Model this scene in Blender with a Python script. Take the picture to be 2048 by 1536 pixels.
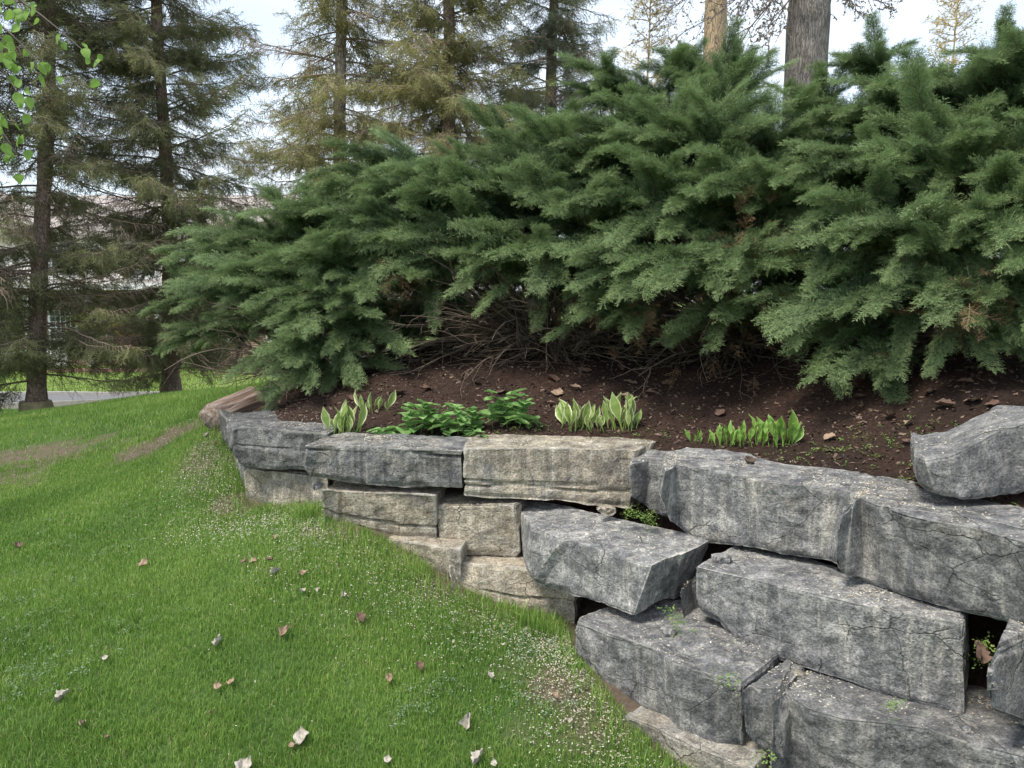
import bpy, math, random
import numpy as np
from mathutils import Vector, Matrix

# ------------------------------------------------------------------ camera, sky, sun, exposure
scene = bpy.context.scene
for o in list(bpy.data.objects):
    bpy.data.objects.remove(o)
COL = scene.collection
EYE = np.array([0.0, 0.0, 1.65])
FPX, PITCH = 1537.0, math.radians(6.2)
cam_data = bpy.data.cameras.new("camera")
cam_data.sensor_width = 36.0
cam_data.lens = 36.0 * FPX / 2048.0
cam_data.clip_start, cam_data.clip_end = 0.05, 3000.0
cam = bpy.data.objects.new("camera", cam_data)
cam.location = EYE
cam.rotation_euler = (math.radians(90) - PITCH, 0, 0)
COL.objects.link(cam)
scene.camera = cam

SUN_EL, SUN_AZ = math.radians(60.0), math.radians(228.0)   # azimuth clockwise from +Y: behind the camera, a little to its left
world = bpy.data.worlds.new("World")
scene.world = world
world.use_nodes = True
wn, wl = world.node_tree.nodes, world.node_tree.links
bg = wn["Background"]
sky = wn.new("ShaderNodeTexSky")
sky.sky_type = 'NISHITA'
sky.sun_disc = False
sky.sun_elevation = SUN_EL
sky.sun_rotation = SUN_AZ
sky.air_density, sky.dust_density, sky.ozone_density = 1.0, 1.6, 1.0
tc = wn.new("ShaderNodeTexCoord")
mp = wn.new("ShaderNodeMapping"); mp.inputs["Scale"].default_value = (1.0, 1.0, 3.0)
cl = wn.new("ShaderNodeTexNoise"); cl.inputs["Scale"].default_value = 2.2; cl.inputs["Detail"].default_value = 6.0
cr = wn.new("ShaderNodeValToRGB")
cr.color_ramp.elements[0].position, cr.color_ramp.elements[1].position = 0.34, 0.66
cr.color_ramp.elements[0].color = (0.5, 0.5, 0.5, 1)
cr.color_ramp.elements[1].color = (0.95, 0.95, 0.95, 1)
mixc = wn.new("ShaderNodeMix"); mixc.data_type = 'RGBA'
mixc.inputs[7].default_value = (3.3, 3.55, 3.8, 1)      # thin high cloud
wl.new(tc.outputs["Generated"], mp.inputs["Vector"]); wl.new(mp.outputs[0], cl.inputs["Vector"])
wl.new(cl.outputs["Fac"], cr.inputs["Fac"]); wl.new(cr.outputs["Color"], mixc.inputs[0])
wl.new(sky.outputs[0], mixc.inputs[6]); wl.new(mixc.outputs[2], bg.inputs["Color"])
bg.inputs["Strength"].default_value = 0.12

sd = bpy.data.lights.new("sun", 'SUN')
sd.energy, sd.angle, sd.color = 1.5, math.radians(14), (1.0, 0.93, 0.82)
sun = bpy.data.objects.new("sun", sd)
# light travels from the sun: direction to sun
S = Vector((math.sin(SUN_AZ) * math.cos(SUN_EL), math.cos(SUN_AZ) * math.cos(SUN_EL), math.sin(SUN_EL)))
sun.rotation_euler = S.to_track_quat('Z', 'Y').to_euler()
sun.location = (0, -30, 30)
COL.objects.link(sun)
vs = scene.view_settings
vs.view_transform, vs.look, vs.gamma, vs.use_curve_mapping = 'Standard', 'None', 1.0, False
vs.exposure = 1.55
scene.cycles.max_bounces = 6
scene.cycles.diffuse_bounces = 3
scene.cycles.transmission_bounces = 4
scene.cycles.transparent_max_bounces = 4
scene.cycles.use_denoising = True

# ------------------------------------------------------------------ helpers
rng = np.random.default_rng(11)
random.seed(11)
CP, SP = math.cos(PITCH), math.sin(PITCH)

def ray(px, py):
    cx, cz = (px - 1024.0) / FPX, -(py - 768.0) / FPX
    return np.array([cx, CP + cz * SP, -SP + cz * CP])

def P(px, py, Y):                      # point on the view ray at world depth Y
    d = ray(px, py)
    return EYE + d * (Y / d[1])

def PZ(px, py, z):                     # point on the view ray at height z
    d = ray(px, py)
    return EYE + d * ((z - EYE[2]) / d[2])

def norm(v):
    v = np.asarray(v, float)
    return v / (np.linalg.norm(v, axis=-1, keepdims=True) + 1e-12)

def _hash(i, j, k, s):
    h = (i * 374761393 + j * 668265263 + k * 2147483647 + s * 1274126177) & 0xFFFFFFFF
    h = ((h ^ (h >> 13)) * 1274126177) & 0xFFFFFFFF
    h = (h ^ (h >> 16)) & 0xFFFFFFFF
    return h.astype(np.float64) / 4294967295.0

def vnoise(p, seed=0):                 # value noise in -1..1
    p = np.asarray(p, float)
    f = np.floor(p); t = p - f; t = t * t * (3 - 2 * t)
    i, j, k = (f[:, a].astype(np.int64) for a in range(3))
    r = 0
    for a in (0, 1):
        for b in (0, 1):
            for c in (0, 1):
                w = (t[:, 0] if a else 1 - t[:, 0]) * (t[:, 1] if b else 1 - t[:, 1]) * (t[:, 2] if c else 1 - t[:, 2])
                r = r + w * _hash(i + a, j + b, k + c, seed)
    return r * 2 - 1

def fbm(p, oct=4, seed=0, gain=0.5):
    r, a = 0, 1.0
    p = np.asarray(p, float)
    for o in range(oct):
        r = r + a * vnoise(p * (2.03 ** o) + o * 17.3, seed + o)
        a *= gain
    return r

def tps_fit(pts, z, reg=1e-3):
    pts = np.asarray(pts, float); z = np.asarray(z, float); n = len(pts)
    d = np.linalg.norm(pts[:, None] - pts[None], axis=2)
    K = np.where(d > 0, d * d * np.log(d + 1e-12), 0) + reg * np.eye(n)
    Q = np.hstack([np.ones((n, 1)), pts])
    A = np.block([[K, Q], [Q.T, np.zeros((3, 3))]])
    w = np.linalg.solve(A, np.concatenate([z, np.zeros(3)]))
    def ev(xy):
        xy = np.atleast_2d(np.asarray(xy, float))
        out = np.empty(len(xy))
        for s in range(0, len(xy), 40000):
            q = xy[s:s + 40000]
            d = np.linalg.norm(q[:, None] - pts[None], axis=2)
            out[s:s + 40000] = (np.where(d > 0, d * d * np.log(d + 1e-12), 0)) @ w[:n] + w[n] + q @ w[n + 1:]
        return out
    return ev

def sstep(a, b, x):
    t = np.clip((x - a) / (b - a), 0, 1)
    return t * t * (3 - 2 * t)

def mesh_from(name, V, F, attrs=None, smooth=True):
    """V (n,3); F: (m,3) or (m,4) array, or a list of such arrays."""
    me = bpy.data.meshes.new(name)
    V = np.asarray(V, np.float32)
    Fs = [np.asarray(f, np.int32) for f in (F if isinstance(F, list) else [F]) if len(f)]
    me.vertices.add(len(V)); me.vertices.foreach_set("co", V.ravel())
    loops = np.concatenate([f.ravel() for f in Fs])
    tot = np.concatenate([np.full(len(f), f.shape[1], np.int32) for f in Fs])
    start = np.concatenate([[0], np.cumsum(tot)[:-1]]).astype(np.int32)
    me.loops.add(len(loops)); me.loops.foreach_set("vertex_index", loops)
    me.polygons.add(len(tot)); me.polygons.foreach_set("loop_start", start)
    me.polygons.foreach_set("use_smooth", np.full(len(tot), bool(smooth)))
    for k, a in (attrs or {}).items():
        at = me.attributes.new(k, 'FLOAT', 'POINT'); at.data.foreach_set("value", np.asarray(a, np.float32))
    me.update(calc_edges=True)
    return me

def add(name, me, mat=None, parent=None, label=None, cat=None, group=None, kind=None, loc=None):
    o = bpy.data.objects.new(name, me)
    COL.objects.link(o)
    if mat is not None and me is not None and not me.materials:
        me.materials.append(mat)
    if parent is not None:
        o.parent = parent
    if loc is not None:
        o.location = loc
    if label: o["label"] = label
    if cat: o["category"] = cat
    if group: o["group"] = group
    if kind: o["kind"] = kind
    return o

def empty(name, loc, label, cat, group=None, kind=None):
    return add(name, None, label=label, cat=cat, group=group, kind=kind, loc=loc)

class MB:
    """collects vertices and faces for one mesh"""
    def __init__(s):
        s.v, s.q, s.t, s.a, s.n = [], [], [], [], 0
    def put(s, V, Q=None, T=None, a=0.0):
        V = np.asarray(V, float)
        if Q is not None and len(Q): s.q.append(np.asarray(Q, int) + s.n)
        if T is not None and len(T): s.t.append(np.asarray(T, int) + s.n)
        s.v.append(V); s.a.append(np.broadcast_to(np.asarray(a, float), (len(V),))); s.n += len(V)
    def box(s, lo, hi):
        (a, b, c), (d, e, f) = lo, hi
        V = [(a,b,c),(d,b,c),(d,e,c),(a,e,c),(a,b,f),(d,b,f),(d,e,f),(a,e,f)]
        s.put(V, [(0,3,2,1),(4,5,6,7),(0,1,5,4),(1,2,6,5),(2,3,7,6),(3,0,4,7)])
    def tube(s, pts, rad, sides=5, a=0.0, cap=True, rough=0.0, seed=0):
        pts = np.asarray(pts, float); n = len(pts)
        rad = np.broadcast_to(np.asarray(rad, float), (n,))
        tan = norm(np.gradient(pts, axis=0))
        ref = np.where(np.abs(tan[:, 2:3]) > 0.9, np.array([[1.0, 0, 0]]), np.array([[0, 0, 1.0]]))
        u = norm(np.cross(tan, ref)); w = np.cross(tan, u)
        ang = np.arange(sides) * 2 * math.pi / sides
        ring = pts[:, None] + rad[:, None, None] * (np.cos(ang)[None, :, None] * u[:, None] + np.sin(ang)[None, :, None] * w[:, None])
        V = ring.reshape(-1, 3)
        i = np.arange(n - 1)[:, None] * sides; j = np.arange(sides)[None]; k = (j + 1) % sides
        Q = np.stack([i + j, i + k, i + sides + k, i + sides + j], -1).reshape(-1, 4)
        T = None
        if cap:
            V = np.vstack([V, pts[:1], pts[-1:]]); m = n * sides
            T = [(m, (b + 1) % sides, b) for b in range(sides)] + [(m + 1, (n - 1) * sides + b, (n - 1) * sides + (b + 1) % sides) for b in range(sides)]
        s.put(V, Q, T, a)
    def mesh(s, name, smooth=True, attr="tip"):
        V = np.vstack(s.v)
        F = [np.vstack(x) for x in (s.q, s.t) if x]
        return mesh_from(name, V, F, {attr: np.concatenate(s.a)}, smooth)

def frames(d, up=(0, 0, 1), roll=None):
    """rotation matrices whose Y column is d and whose Z column leans to up"""
    d = norm(d); up = np.broadcast_to(np.asarray(up, float), d.shape)
    x = np.cross(d, up); bad = np.linalg.norm(x, axis=1) < 1e-3
    x[bad] = (1, 0, 0); x = norm(x); z = np.cross(x, d)
    if roll is not None:
        c, s_ = np.cos(roll)[:, None], np.sin(roll)[:, None]
        x, z = x * c + z * s_, z * c - x * s_
    return np.stack([x, d, z], axis=2)

def bake(name, variants, pos, R, scl, idx, rnd=None, raw=False):
    """one real mesh out of many placed copies of a few small triangle meshes; variants: (V, T, tip)"""
    Vs, Ts, tips, rnds, n = [], [], [], [], 0
    if rnd is None: rnd = rng.random(len(pos))
    scl = np.broadcast_to(np.asarray(scl, float), (len(pos),))
    for k, (V, T, tip) in enumerate(variants):
        m = np.where(idx == k)[0]
        if not len(m): continue
        W = np.einsum('nij,vj->nvi', R[m], V) * scl[m, None, None] + pos[m, None]
        nv = len(V)
        Vs.append(W.reshape(-1, 3).astype(np.float32))
        Ts.append((T[None] + (n + np.arange(len(m)) * nv)[:, None, None]).reshape(-1, 3))
        tips.append(np.tile(tip, len(m))); rnds.append(np.repeat(rnd[m], nv))
        n += len(m) * nv
    if raw: return np.vstack(Vs), np.vstack(Ts), np.concatenate(tips), np.concatenate(rnds)
    return mesh_from(name, np.vstack(Vs), np.vstack(Ts), {"tip": np.concatenate(tips), "rnd": np.concatenate(rnds)}, smooth=False)

# ------------------------------------------------------------------ materials
def new_mat(name):
    m = bpy.data.materials.new(name); m.use_nodes = True
    nt = m.node_tree
    return m, nt.nodes, nt.links, nt.nodes["Principled BSDF"]

def ramp(n, stops, interp='LINEAR'):
    r = n.new("ShaderNodeValToRGB"); e = r.color_ramp.elements
    r.color_ramp.interpolation = interp
    while len(e) < len(stops): e.new(0.5)
    for el, (p, c) in zip(e, stops):
        el.position = p; el.color = (*c, 1) if len(c) == 3 else c
    return r

def noise_node(n, l, vec, scale, detail=4.0, rough=0.55, dist=0.0):
    x = n.new("ShaderNodeTexNoise")
    x.inputs["Scale"].default_value = scale; x.inputs["Detail"].default_value = detail
    x.inputs["Roughness"].default_value = rough; x.inputs["Distortion"].default_value = dist
    if vec is not None: l.new(vec, x.inputs["Vector"])
    return x

def mapping(n, l, vec, scale, loc=(0, 0, 0), rot=(0, 0, 0)):
    m = n.new("ShaderNodeMapping")
    m.inputs["Scale"].default_value = scale; m.inputs["Location"].default_value = loc; m.inputs["Rotation"].default_value = rot
    l.new(vec, m.inputs["Vector"])
    return m.outputs[0]

def mixrgb(n, l, fac, a, b, mode='MIX'):
    m = n.new("ShaderNodeMix"); m.data_type = 'RGBA'; m.blend_type = mode
    for sock, v in ((0, fac), (6, a), (7, b)):
        if isinstance(v, (int, float)): m.inputs[sock].default_value = v
        elif isinstance(v, tuple): m.inputs[sock].default_value = (*v, 1) if len(v) == 3 else v
        else: l.new(v, m.inputs[sock])
    return m.outputs[2]

def math_node(n, l, op, a, b=0.0, c=0.0):
    m = n.new("ShaderNodeMath"); m.operation = op
    for i, v in enumerate((a, b, c)):
        if isinstance(v, (int, float)): m.inputs[i].default_value = v
        else: l.new(v, m.inputs[i])
    return m.outputs[0]

def bump(n, l, bsdf, height, strength=0.5, dist=0.02):
    b = n.new("ShaderNodeBump"); b.inputs["Strength"].default_value = strength; b.inputs["Distance"].default_value = dist
    l.new(height, b.inputs["Height"]); l.new(b.outputs[0], bsdf.inputs["Normal"])

def attr(n, name):
    a = n.new("ShaderNodeAttribute"); a.attribute_name = name
    return a

def plain_mat(name, c, rough=0.7, c2=None, scale=8.0, bump_s=0.0, bump_scale=40.0):
    m, n, l, b = new_mat(name)
    b.inputs["Roughness"].default_value = rough
    t = n.new("ShaderNodeTexCoord").outputs["Object"]
    nz = noise_node(n, l, t, scale, 5)
    c2 = c2 or tuple(x * 0.7 for x in c)
    r = ramp(n, [(0.3, c), (0.7, c2)]); l.new(nz.outputs["Fac"], r.inputs["Fac"])
    l.new(r.outputs["Color"], b.inputs["Base Color"])
    if bump_s:
        bump(n, l, b, noise_node(n, l, t, bump_scale, 5).outputs["Fac"], bump_s, 0.01)
    return m

def leaf_mat(name, stops, tip_c=None, tip_amt=0.4, transl=0.25, rough=0.55, world_scale=1.3, rnd=True, straw=0.0, patchy=1.0, tip_pow=1.5):
    """foliage: colour by per-spray random value and broad patches, tips lighter, some light through the leaf"""
    m, n, l, b = new_mat(name)
    b.inputs["Roughness"].default_value = rough
    b.inputs["Specular IOR Level"].default_value = 0.3
    geo = n.new("ShaderNodeNewGeometry")
    nz = noise_node(n, l, geo.outputs["Position"], world_scale, 3)
    nf = math_node(n, l, 'MULTIPLY_ADD', math_node(n, l, 'SUBTRACT', nz.outputs["Fac"], 0.5), patchy, 0.5)
    if rnd:
        f = math_node(n, l, 'ADD', math_node(n, l, 'MULTIPLY', attr(n, "rnd").outputs["Fac"], 0.55), math_node(n, l, 'MULTIPLY', nf, 0.6))
        ob = n.new("ShaderNodeObjectInfo").outputs["Random"]
        f = math_node(n, l, 'ADD', f, math_node(n, l, 'MULTIPLY', ob, 0.3))
        f = math_node(n, l, 'SUBTRACT', f, 0.22)
    else:
        f = nf
    r = ramp(n, stops); l.new(f, r.inputs["Fac"])
    col = r.outputs["Color"]
    if straw:
        sf = ramp(n, [(1 - straw, (0, 0, 0)), (1 - straw + .01, (1, 1, 1))]); l.new(attr(n, "rnd").outputs["Fac"], sf.inputs["Fac"])
        col = mixrgb(n, l, sf.outputs["Color"], col, (0.42, 0.36, 0.2))
    if tip_c:
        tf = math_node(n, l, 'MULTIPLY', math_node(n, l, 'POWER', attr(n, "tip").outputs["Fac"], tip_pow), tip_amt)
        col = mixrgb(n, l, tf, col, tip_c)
    l.new(col, b.inputs["Base Color"])
    tr = n.new("ShaderNodeBsdfTranslucent"); l.new(col, tr.inputs["Color"])
    mx = n.new("ShaderNodeMixShader"); mx.inputs[0].default_value = transl
    out = n["Material Output"]
    l.new(b.outputs[0], mx.inputs[1]); l.new(tr.outputs[0], mx.inputs[2]); l.new(mx.outputs[0], out.inputs["Surface"])
    return m

# ------------------------------------------------------------------ ground
LAWN_PTS = [P(0,1536,2.9), P(600,1536,3.0), P(1285,1520,3.1), P(1150,1345,3.52), P(1130,1262,4.08), P(940,1205,4.22),
            P(800,1116,4.38), P(640,1060,4.5), P(500,1030,5.08), P(462,960,5.4), P(430,890,5.9), P(420,858,6.3), P(520,805,7.0),
            P(0,835,10.0), P(75,828,12.0), P(200,818,9.6), P(340,800,9.0), P(540,776,8.4), P(343,789,13.0), P(0,1000,6.0), P(250,930,6.3)]
extra = [(-1.5,1.0,-.28), (1.0,1.0,-.4), (0,-3,-.35), (-6,0,-.2), (6,-2,-.4), (2.2,1.5,-.42), (-9,6,-.1), (0,-12,-.1), (-14,-6,-.2), (12,-6,-.3),
         (3,8,.9), (0,7,.7), (0,11,.6), (5,12,.8), (10,8,.7), (6,4,.6), (0,15,-.2), (-14,12,-.45), (-20,15.3,-.55), (-4,15.3,-.5), (8,16,-.2), (18,15,-.2),
         (-20,19,-.75), (-6,19,-.75), (10,20,-.6), (-20,28,-.8), (-8,28,-.8), (10,30,-.8), (-20,34,-.8), (25,30,-.8), (-30,20,-.75), (25,5,.2), (-25,0,-.4)]
LP = np.array([list(p) for p in LAWN_PTS] + [list(e) for e in extra])
_lawn = tps_fit(LP[:, :2], LP[:, 2], 5e-3)

def lawn_z(xy):
    xy = np.atleast_2d(np.asarray(xy, float))
    r = np.maximum(np.abs(xy[:, 0]) / 30.0, np.abs(xy[:, 1] - 8) / 30.0)
    w = sstep(0.8, 1.1, r)
    q = np.clip(xy, [-33, -25], [33, 41])
    z = np.where(w < 1, _lawn(q), 0) * (1 - w) + (-0.8) * w
    p3 = np.column_stack([xy * 1.1, np.zeros(len(xy))])
    return z + 0.018 * vnoise(p3, 5) * (1 - w)

WALL_LINE = np.array([(-2.36,6.2),(-1.9,5.3),(-1.84,5.15),(-1.22,4.88),(-1.1,4.5),(-.86,4.45),(-.36,4.22),(.29,4.1),(.33,3.55),(.55,3.17),(.88,2.9),(1.3,2.6),(2,2.0),(3.2,0.6),(4.5,-1)])
BED_LINE = np.array([(-2.55,7.0),(-2.1,6.2),(-1.6,5.35),(-1.1,4.95),(-.3,4.75),(.8,4.62),(1.12,4.2),(1.5,3.75),(1.95,3.2),(2.5,2.55),(3.1,1.8),(4.5,0.2)])

def behind_wall(xy, slack=0.0):
    y0 = np.interp(xy[:, 0], WALL_LINE[:, 0], WALL_LINE[:, 1])
    left = -2.36 + np.maximum(xy[:, 1] - 6.2, 0) * 0.22
    return (xy[:, 0] > left) & (xy[:, 1] > y0 + slack)

# bare soil patches on the lawn: (centre x, y, radius x, radius y, strength)
def pat(px, py, rx, ry, s):
    # view ray onto the lawn
    d = ray(px, py); t = 2.0
    for _ in range(40):
        q = EYE + d * t
        gap = q[2] - lawn_z(q[None, :2])[0]
        t += gap / max(-d[2], 0.05) * 0.6
    q = EYE + d * t
    return (q[0], q[1], rx, ry, s)

def on_lawn(px, py):
    a = pat(px, py, 0, 0, 0)
    return np.array([a[0], a[1], lawn_z([[a[0], a[1]]])[0]])

PATCHES = [pat(350,870,.45,.5,1.0), pat(300,890,.4,.35,.9), pat(80,910,.7,.5,.9), pat(10,960,.5,.4,.8), pat(410,920,.3,.45,.7), pat(200,900,.5,.2,.55),
           pat(470,1010,.22,.14,.9), pat(640,1062,.3,.1,1.0), pat(890,1180,.2,.12,1.0), pat(980,1240,.2,.1,.6), pat(1120,1290,.2,.12,.8),
           pat(1120,1370,.18,.16,.9), pat(1200,1450,.16,.14,.7), pat(1060,1330,.2,.15,.45), pat(1150,1480,.3,.12,.4), pat(560,1040,.3,.08,.6)]

def soil_mask(xy):
    m = np.zeros(len(xy))
    n = 0.35 * fbm(np.column_stack([xy * 6.0, np.zeros(len(xy))]), 3, 9)
    for (x, y, rx, ry, s) in PATCHES:
        r = np.sqrt(((xy[:, 0] - x) / rx) ** 2 + ((xy[:, 1] - y) / ry) ** 2) + n
        m = np.maximum(m, s * (1 - sstep(0.45, 1.15, r)))
    return m

def grid_sheet(xs, ys, zf):
    X, Y = np.meshgrid(xs, ys)
    xy = np.column_stack([X.ravel(), Y.ravel()])
    V = np.column_stack([xy, zf(xy)])
    nx, ny = len(xs), len(ys)
    i = (np.arange(ny - 1)[:, None] * nx + np.arange(nx - 1)[None]).ravel()
    return V, np.column_stack([i, i + 1, i + nx + 1, i + nx])

# --- lawn material: soil and thatch under the blades; patches of bare earth
def lawn_material():
    m, n, l, b = new_mat("lawn_soil_and_thatch")
    b.inputs["Roughness"].default_value = 0.95
    pos = n.new("ShaderNodeNewGeometry").outputs["Position"]
    g = ramp(n, [(0.3, (0.035, 0.075, 0.012)), (0.7, (0.065, 0.12, 0.02))]); l.new(noise_node(n, l, pos, 1.6, 6).outputs["Fac"], g.inputs["Fac"])
    s = ramp(n, [(0.25, (0.06, 0.042, 0.028)), (0.55, (0.12, 0.09, 0.062)), (0.8, (0.2, 0.16, 0.115))]); l.new(noise_node(n, l, pos, 22, 8, 0.7).outputs["Fac"], s.inputs["Fac"])
    c = mixrgb(n, l, attr(n, "soil").outputs["Fac"], g.outputs["Color"], s.outputs["Color"])
    far = ramp(n, [(0.35, (0.13, 0.2, 0.035)), (0.65, (0.17, 0.24, 0.05))]); l.new(noise_node(n, l, mapping(n, l, pos, (0.5, 3.0, 1)), 2.0, 6).outputs["Fac"], far.inputs["Fac"])  # far lawn ground: sunlight painted in as a lighter yellow-green
    c = mixrgb(n, l, attr(n, "far").outputs["Fac"], c, far.outputs["Color"])
    l.new(c, b.inputs["Base Color"])
    bump(n, l, b, noise_node(n, l, pos, 45, 8, 0.7).outputs["Fac"], 0.7, 0.02)
    return m

xs = np.concatenate([[-600,-200,-90,-50], np.arange(-34, -8, 0.8), np.arange(-8, 2.6, 0.09), np.arange(2.6, 34, 0.8), [50, 90, 200, 600]])
ys = np.concatenate([[-400,-120,-60,-30], np.arange(-20, 2, 0.6), np.arange(2, 9, 0.09), np.arange(9, 16, 0.2), np.arange(16, 41, 0.8), [60, 120, 300, 900]])
V, F = grid_sheet(xs, ys, lawn_z)
soil = soil_mask(V[:, :2])
soil = np.maximum(soil, np.where(behind_wall(V[:, :2]) & (V[:, 1] < 12), 1.0, 0))
far = sstep(17, 19.2, V[:, 1])
lawn = add("lawn", mesh_from("lawn", V, F, {"soil": soil, "far": far}), lawn_material(), label="mown lawn sloping down from the stone wall towards the road", cat="lawn", kind="structure")

# --- road
def asphalt():
    m, n, l, b = new_mat("asphalt")
    b.inputs["Roughness"].default_value = 0.85
    pos = n.new("ShaderNodeNewGeometry").outputs["Position"]
    r = ramp(n, [(0.3, (0.11, 0.112, 0.12)), (0.7, (0.17, 0.17, 0.175))]); l.new(noise_node(n, l, pos, 30, 8, 0.8).outputs["Fac"], r.inputs["Fac"])
    l.new(r.outputs["Color"], b.inputs["Base Color"])
    bump(n, l, b, noise_node(n, l, pos, 120, 4).outputs["Fac"], 0.4, 0.01)
    return m
M_CONC = plain_mat("kerb_concrete", (0.42, 0.4, 0.37), 0.9, (0.3, 0.29, 0.27), 6, 0.4)
rx_, ry_ = np.arange(-60, 44, 1.0), np.array([15.2, 15.9, 16.6, 17.3, 18.0, 18.6])
V, F = grid_sheet(rx_, ry_, lambda q: lawn_z(q) + 0.06)
add("road", mesh_from("road", V, F), asphalt(), label="grey asphalt road behind the spruces", cat="road", kind="structure")
for yk in (15.06, 18.6):
    V0, F0 = grid_sheet(rx_, np.array([yk, yk + 0.15]), lambda q: lawn_z(q) + 0.13)
    V1 = V0.copy(); V1[:, 2] -= 0.35
    nx = len(rx_); n0 = len(V0); i = np.arange(nx - 1)
    side = np.vstack([np.column_stack([i, i + n0, i + 1 + n0, i + 1]), np.column_stack([i + nx, i + nx + 1, i + nx + 1 + n0, i + nx + n0])])
    add("kerb", mesh_from("kerb", np.vstack([V0, V1]), np.vstack([F0, side]), smooth=False), M_CONC,
        label="pale concrete kerb along the near edge of the road" if yk < 16 else "pale concrete kerb along the road below the bright far lawn", cat="kerb", kind="structure")

# ------------------------------------------------------------------ stone wall
def stone_material():
    m, n, l, b = new_mat("weathered_limestone")
    b.inputs["Roughness"].default_value = 0.82
    b.inputs["Specular IOR Level"].default_value = 0.3
    geo = n.new("ShaderNodeNewGeometry")
    oi = n.new("ShaderNodeObjectInfo").outputs["Random"]
    sh_ = n.new("ShaderNodeVectorMath"); sh_.operation = 'ADD'
    cmb = n.new("ShaderNodeCombineXYZ")
    for k_, f_ in enumerate((37.0, 53.0, 11.0)): l.new(math_node(n, l, 'MULTIPLY', oi, f_), cmb.inputs[k_])
    l.new(geo.outputs["Position"], sh_.inputs[0]); l.new(cmb.outputs[0], sh_.inputs[1])
    pos = sh_.outputs[0]
    def oattr(k):
        a = attr(n, k); a.attribute_type = 'OBJECT'; return a.outputs["Fac"]
    tan, dark, streak, spots = oattr("tan"), oattr("dark"), oattr("streak"), oattr("lichen")
    big = noise_node(n, l, pos, 3.2, 7, 0.62, 0.4).outputs["Fac"]
    med = noise_node(n, l, pos, 14, 8, 0.7, 0.3).outputs["Fac"]
    fine = noise_node(n, l, pos, 95, 6, 0.7).outputs["Fac"]
    grey = ramp(n, [(0.28, (0.06, 0.063, 0.068)), (0.5, (0.17, 0.175, 0.182)), (0.72, (0.35, 0.35, 0.348))]); l.new(med, grey.inputs["Fac"])
    tanr = ramp(n, [(0.25, (0.14, 0.122, 0.098)), (0.5, (0.28, 0.25, 0.2)), (0.75, (0.42, 0.385, 0.325))]); l.new(med, tanr.inputs["Fac"])
    tm = math_node(n, l, 'ADD', big, math_node(n, l, 'SUBTRACT', math_node(n, l, 'MULTIPLY', tan, 0.9), 0.62))
    tmr = ramp(n, [(0.32, (0, 0, 0)), (0.58, (1, 1, 1))]); l.new(tm, tmr.inputs["Fac"])
    c = mixrgb(n, l, tmr.outputs["Color"], grey.outputs["Color"], tanr.outputs["Color"])
    # vertical run-off streaks, pale and dark
    st = noise_node(n, l, mapping(n, l, pos, (21, 21, 1.0)), 1.0, 5, 0.6, 0.2).outputs["Fac"]
    sp = ramp(n, [(0.52, (0, 0, 0)), (0.68, (1, 1, 1))]); l.new(st, sp.inputs["Fac"])
    c = mixrgb(n, l, math_node(n, l, 'MULTIPLY', sp.outputs["Color"], math_node(n, l, 'MULTIPLY', streak, 0.55)), c, (0.5, 0.48, 0.43))
    st2 = noise_node(n, l, mapping(n, l, pos, (15, 15, 0.9), (5, 2, 1)), 1.0, 6, 0.65, 0.3).outputs["Fac"]
    sp2 = ramp(n, [(0.5, (0, 0, 0)), (0.66, (1, 1, 1))]); l.new(st2, sp2.inputs["Fac"])
    c = mixrgb(n, l, math_node(n, l, 'MULTIPLY', sp2.outputs["Color"], dark), c, (0.065, 0.066, 0.068))
    # broad blotches
    bl = noise_node(n, l, mapping(n, l, pos, (1, 1, 1), (9, 4, 7)), 5.5, 6, 0.65).outputs["Fac"]
    blr = ramp(n, [(0.36, (0.62, 0.62, 0.63)), (0.64, (1.26, 1.24, 1.2))]); l.new(bl, blr.inputs["Fac"])
    c = mixrgb(n, l, 1.0, c, blr.outputs["Color"], 'MULTIPLY')
    # grain and pale flecks
    gr = ramp(n, [(0.32, (0.4, 0.4, 0.4)), (0.68, (1.5, 1.5, 1.5))]); l.new(fine, gr.inputs["Fac"])
    c = mixrgb(n, l, 1.0, c, gr.outputs["Color"], 'MULTIPLY')
    fl = ramp(n, [(0.66, (0, 0, 0)), (0.72, (1, 1, 1))]); l.new(noise_node(n, l, pos, 48, 3, 0.6).outputs["Fac"], fl.inputs["Fac"])
    c = mixrgb(n, l, math_node(n, l, 'MULTIPLY', fl.outputs["Color"], 0.5), c, (0.5, 0.49, 0.45))
    # dark lichen dots
    vo = n.new("ShaderNodeTexVoronoi"); vo.inputs["Scale"].default_value = 62; l.new(pos, vo.inputs["Vector"])
    vr = ramp(n, [(0.25, (1, 1, 1)), (0.36, (0, 0, 0))]); l.new(vo.outputs["Distance"], vr.inputs["Fac"])
    gate = ramp(n, [(0.45, (0, 0, 0)), (0.6, (1, 1, 1))]); l.new(big, gate.inputs["Fac"])
    f = math_node(n, l, 'MULTIPLY', math_node(n, l, 'MULTIPLY', vr.outputs["Color"], gate.outputs["Color"]), spots)
    c = mixrgb(n, l, f, c, (0.07, 0.072, 0.078))
    # paler convex arrises
    pr_ = ramp(n, [(0.515, (0, 0, 0)), (0.57, (1, 1, 1))]); l.new(geo.outputs["Pointiness"], pr_.inputs["Fac"])
    c = mixrgb(n, l, math_node(n, l, 'MULTIPLY', pr_.outputs["Color"], 0.5), c, (0.46, 0.45, 0.42))
    c = mixrgb(n, l, 1.0, c, mixrgb(n, l, oattr("tone"), (0.0, 0.0, 0.0), (2.75, 2.72, 2.66)), 'MULTIPLY')
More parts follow.
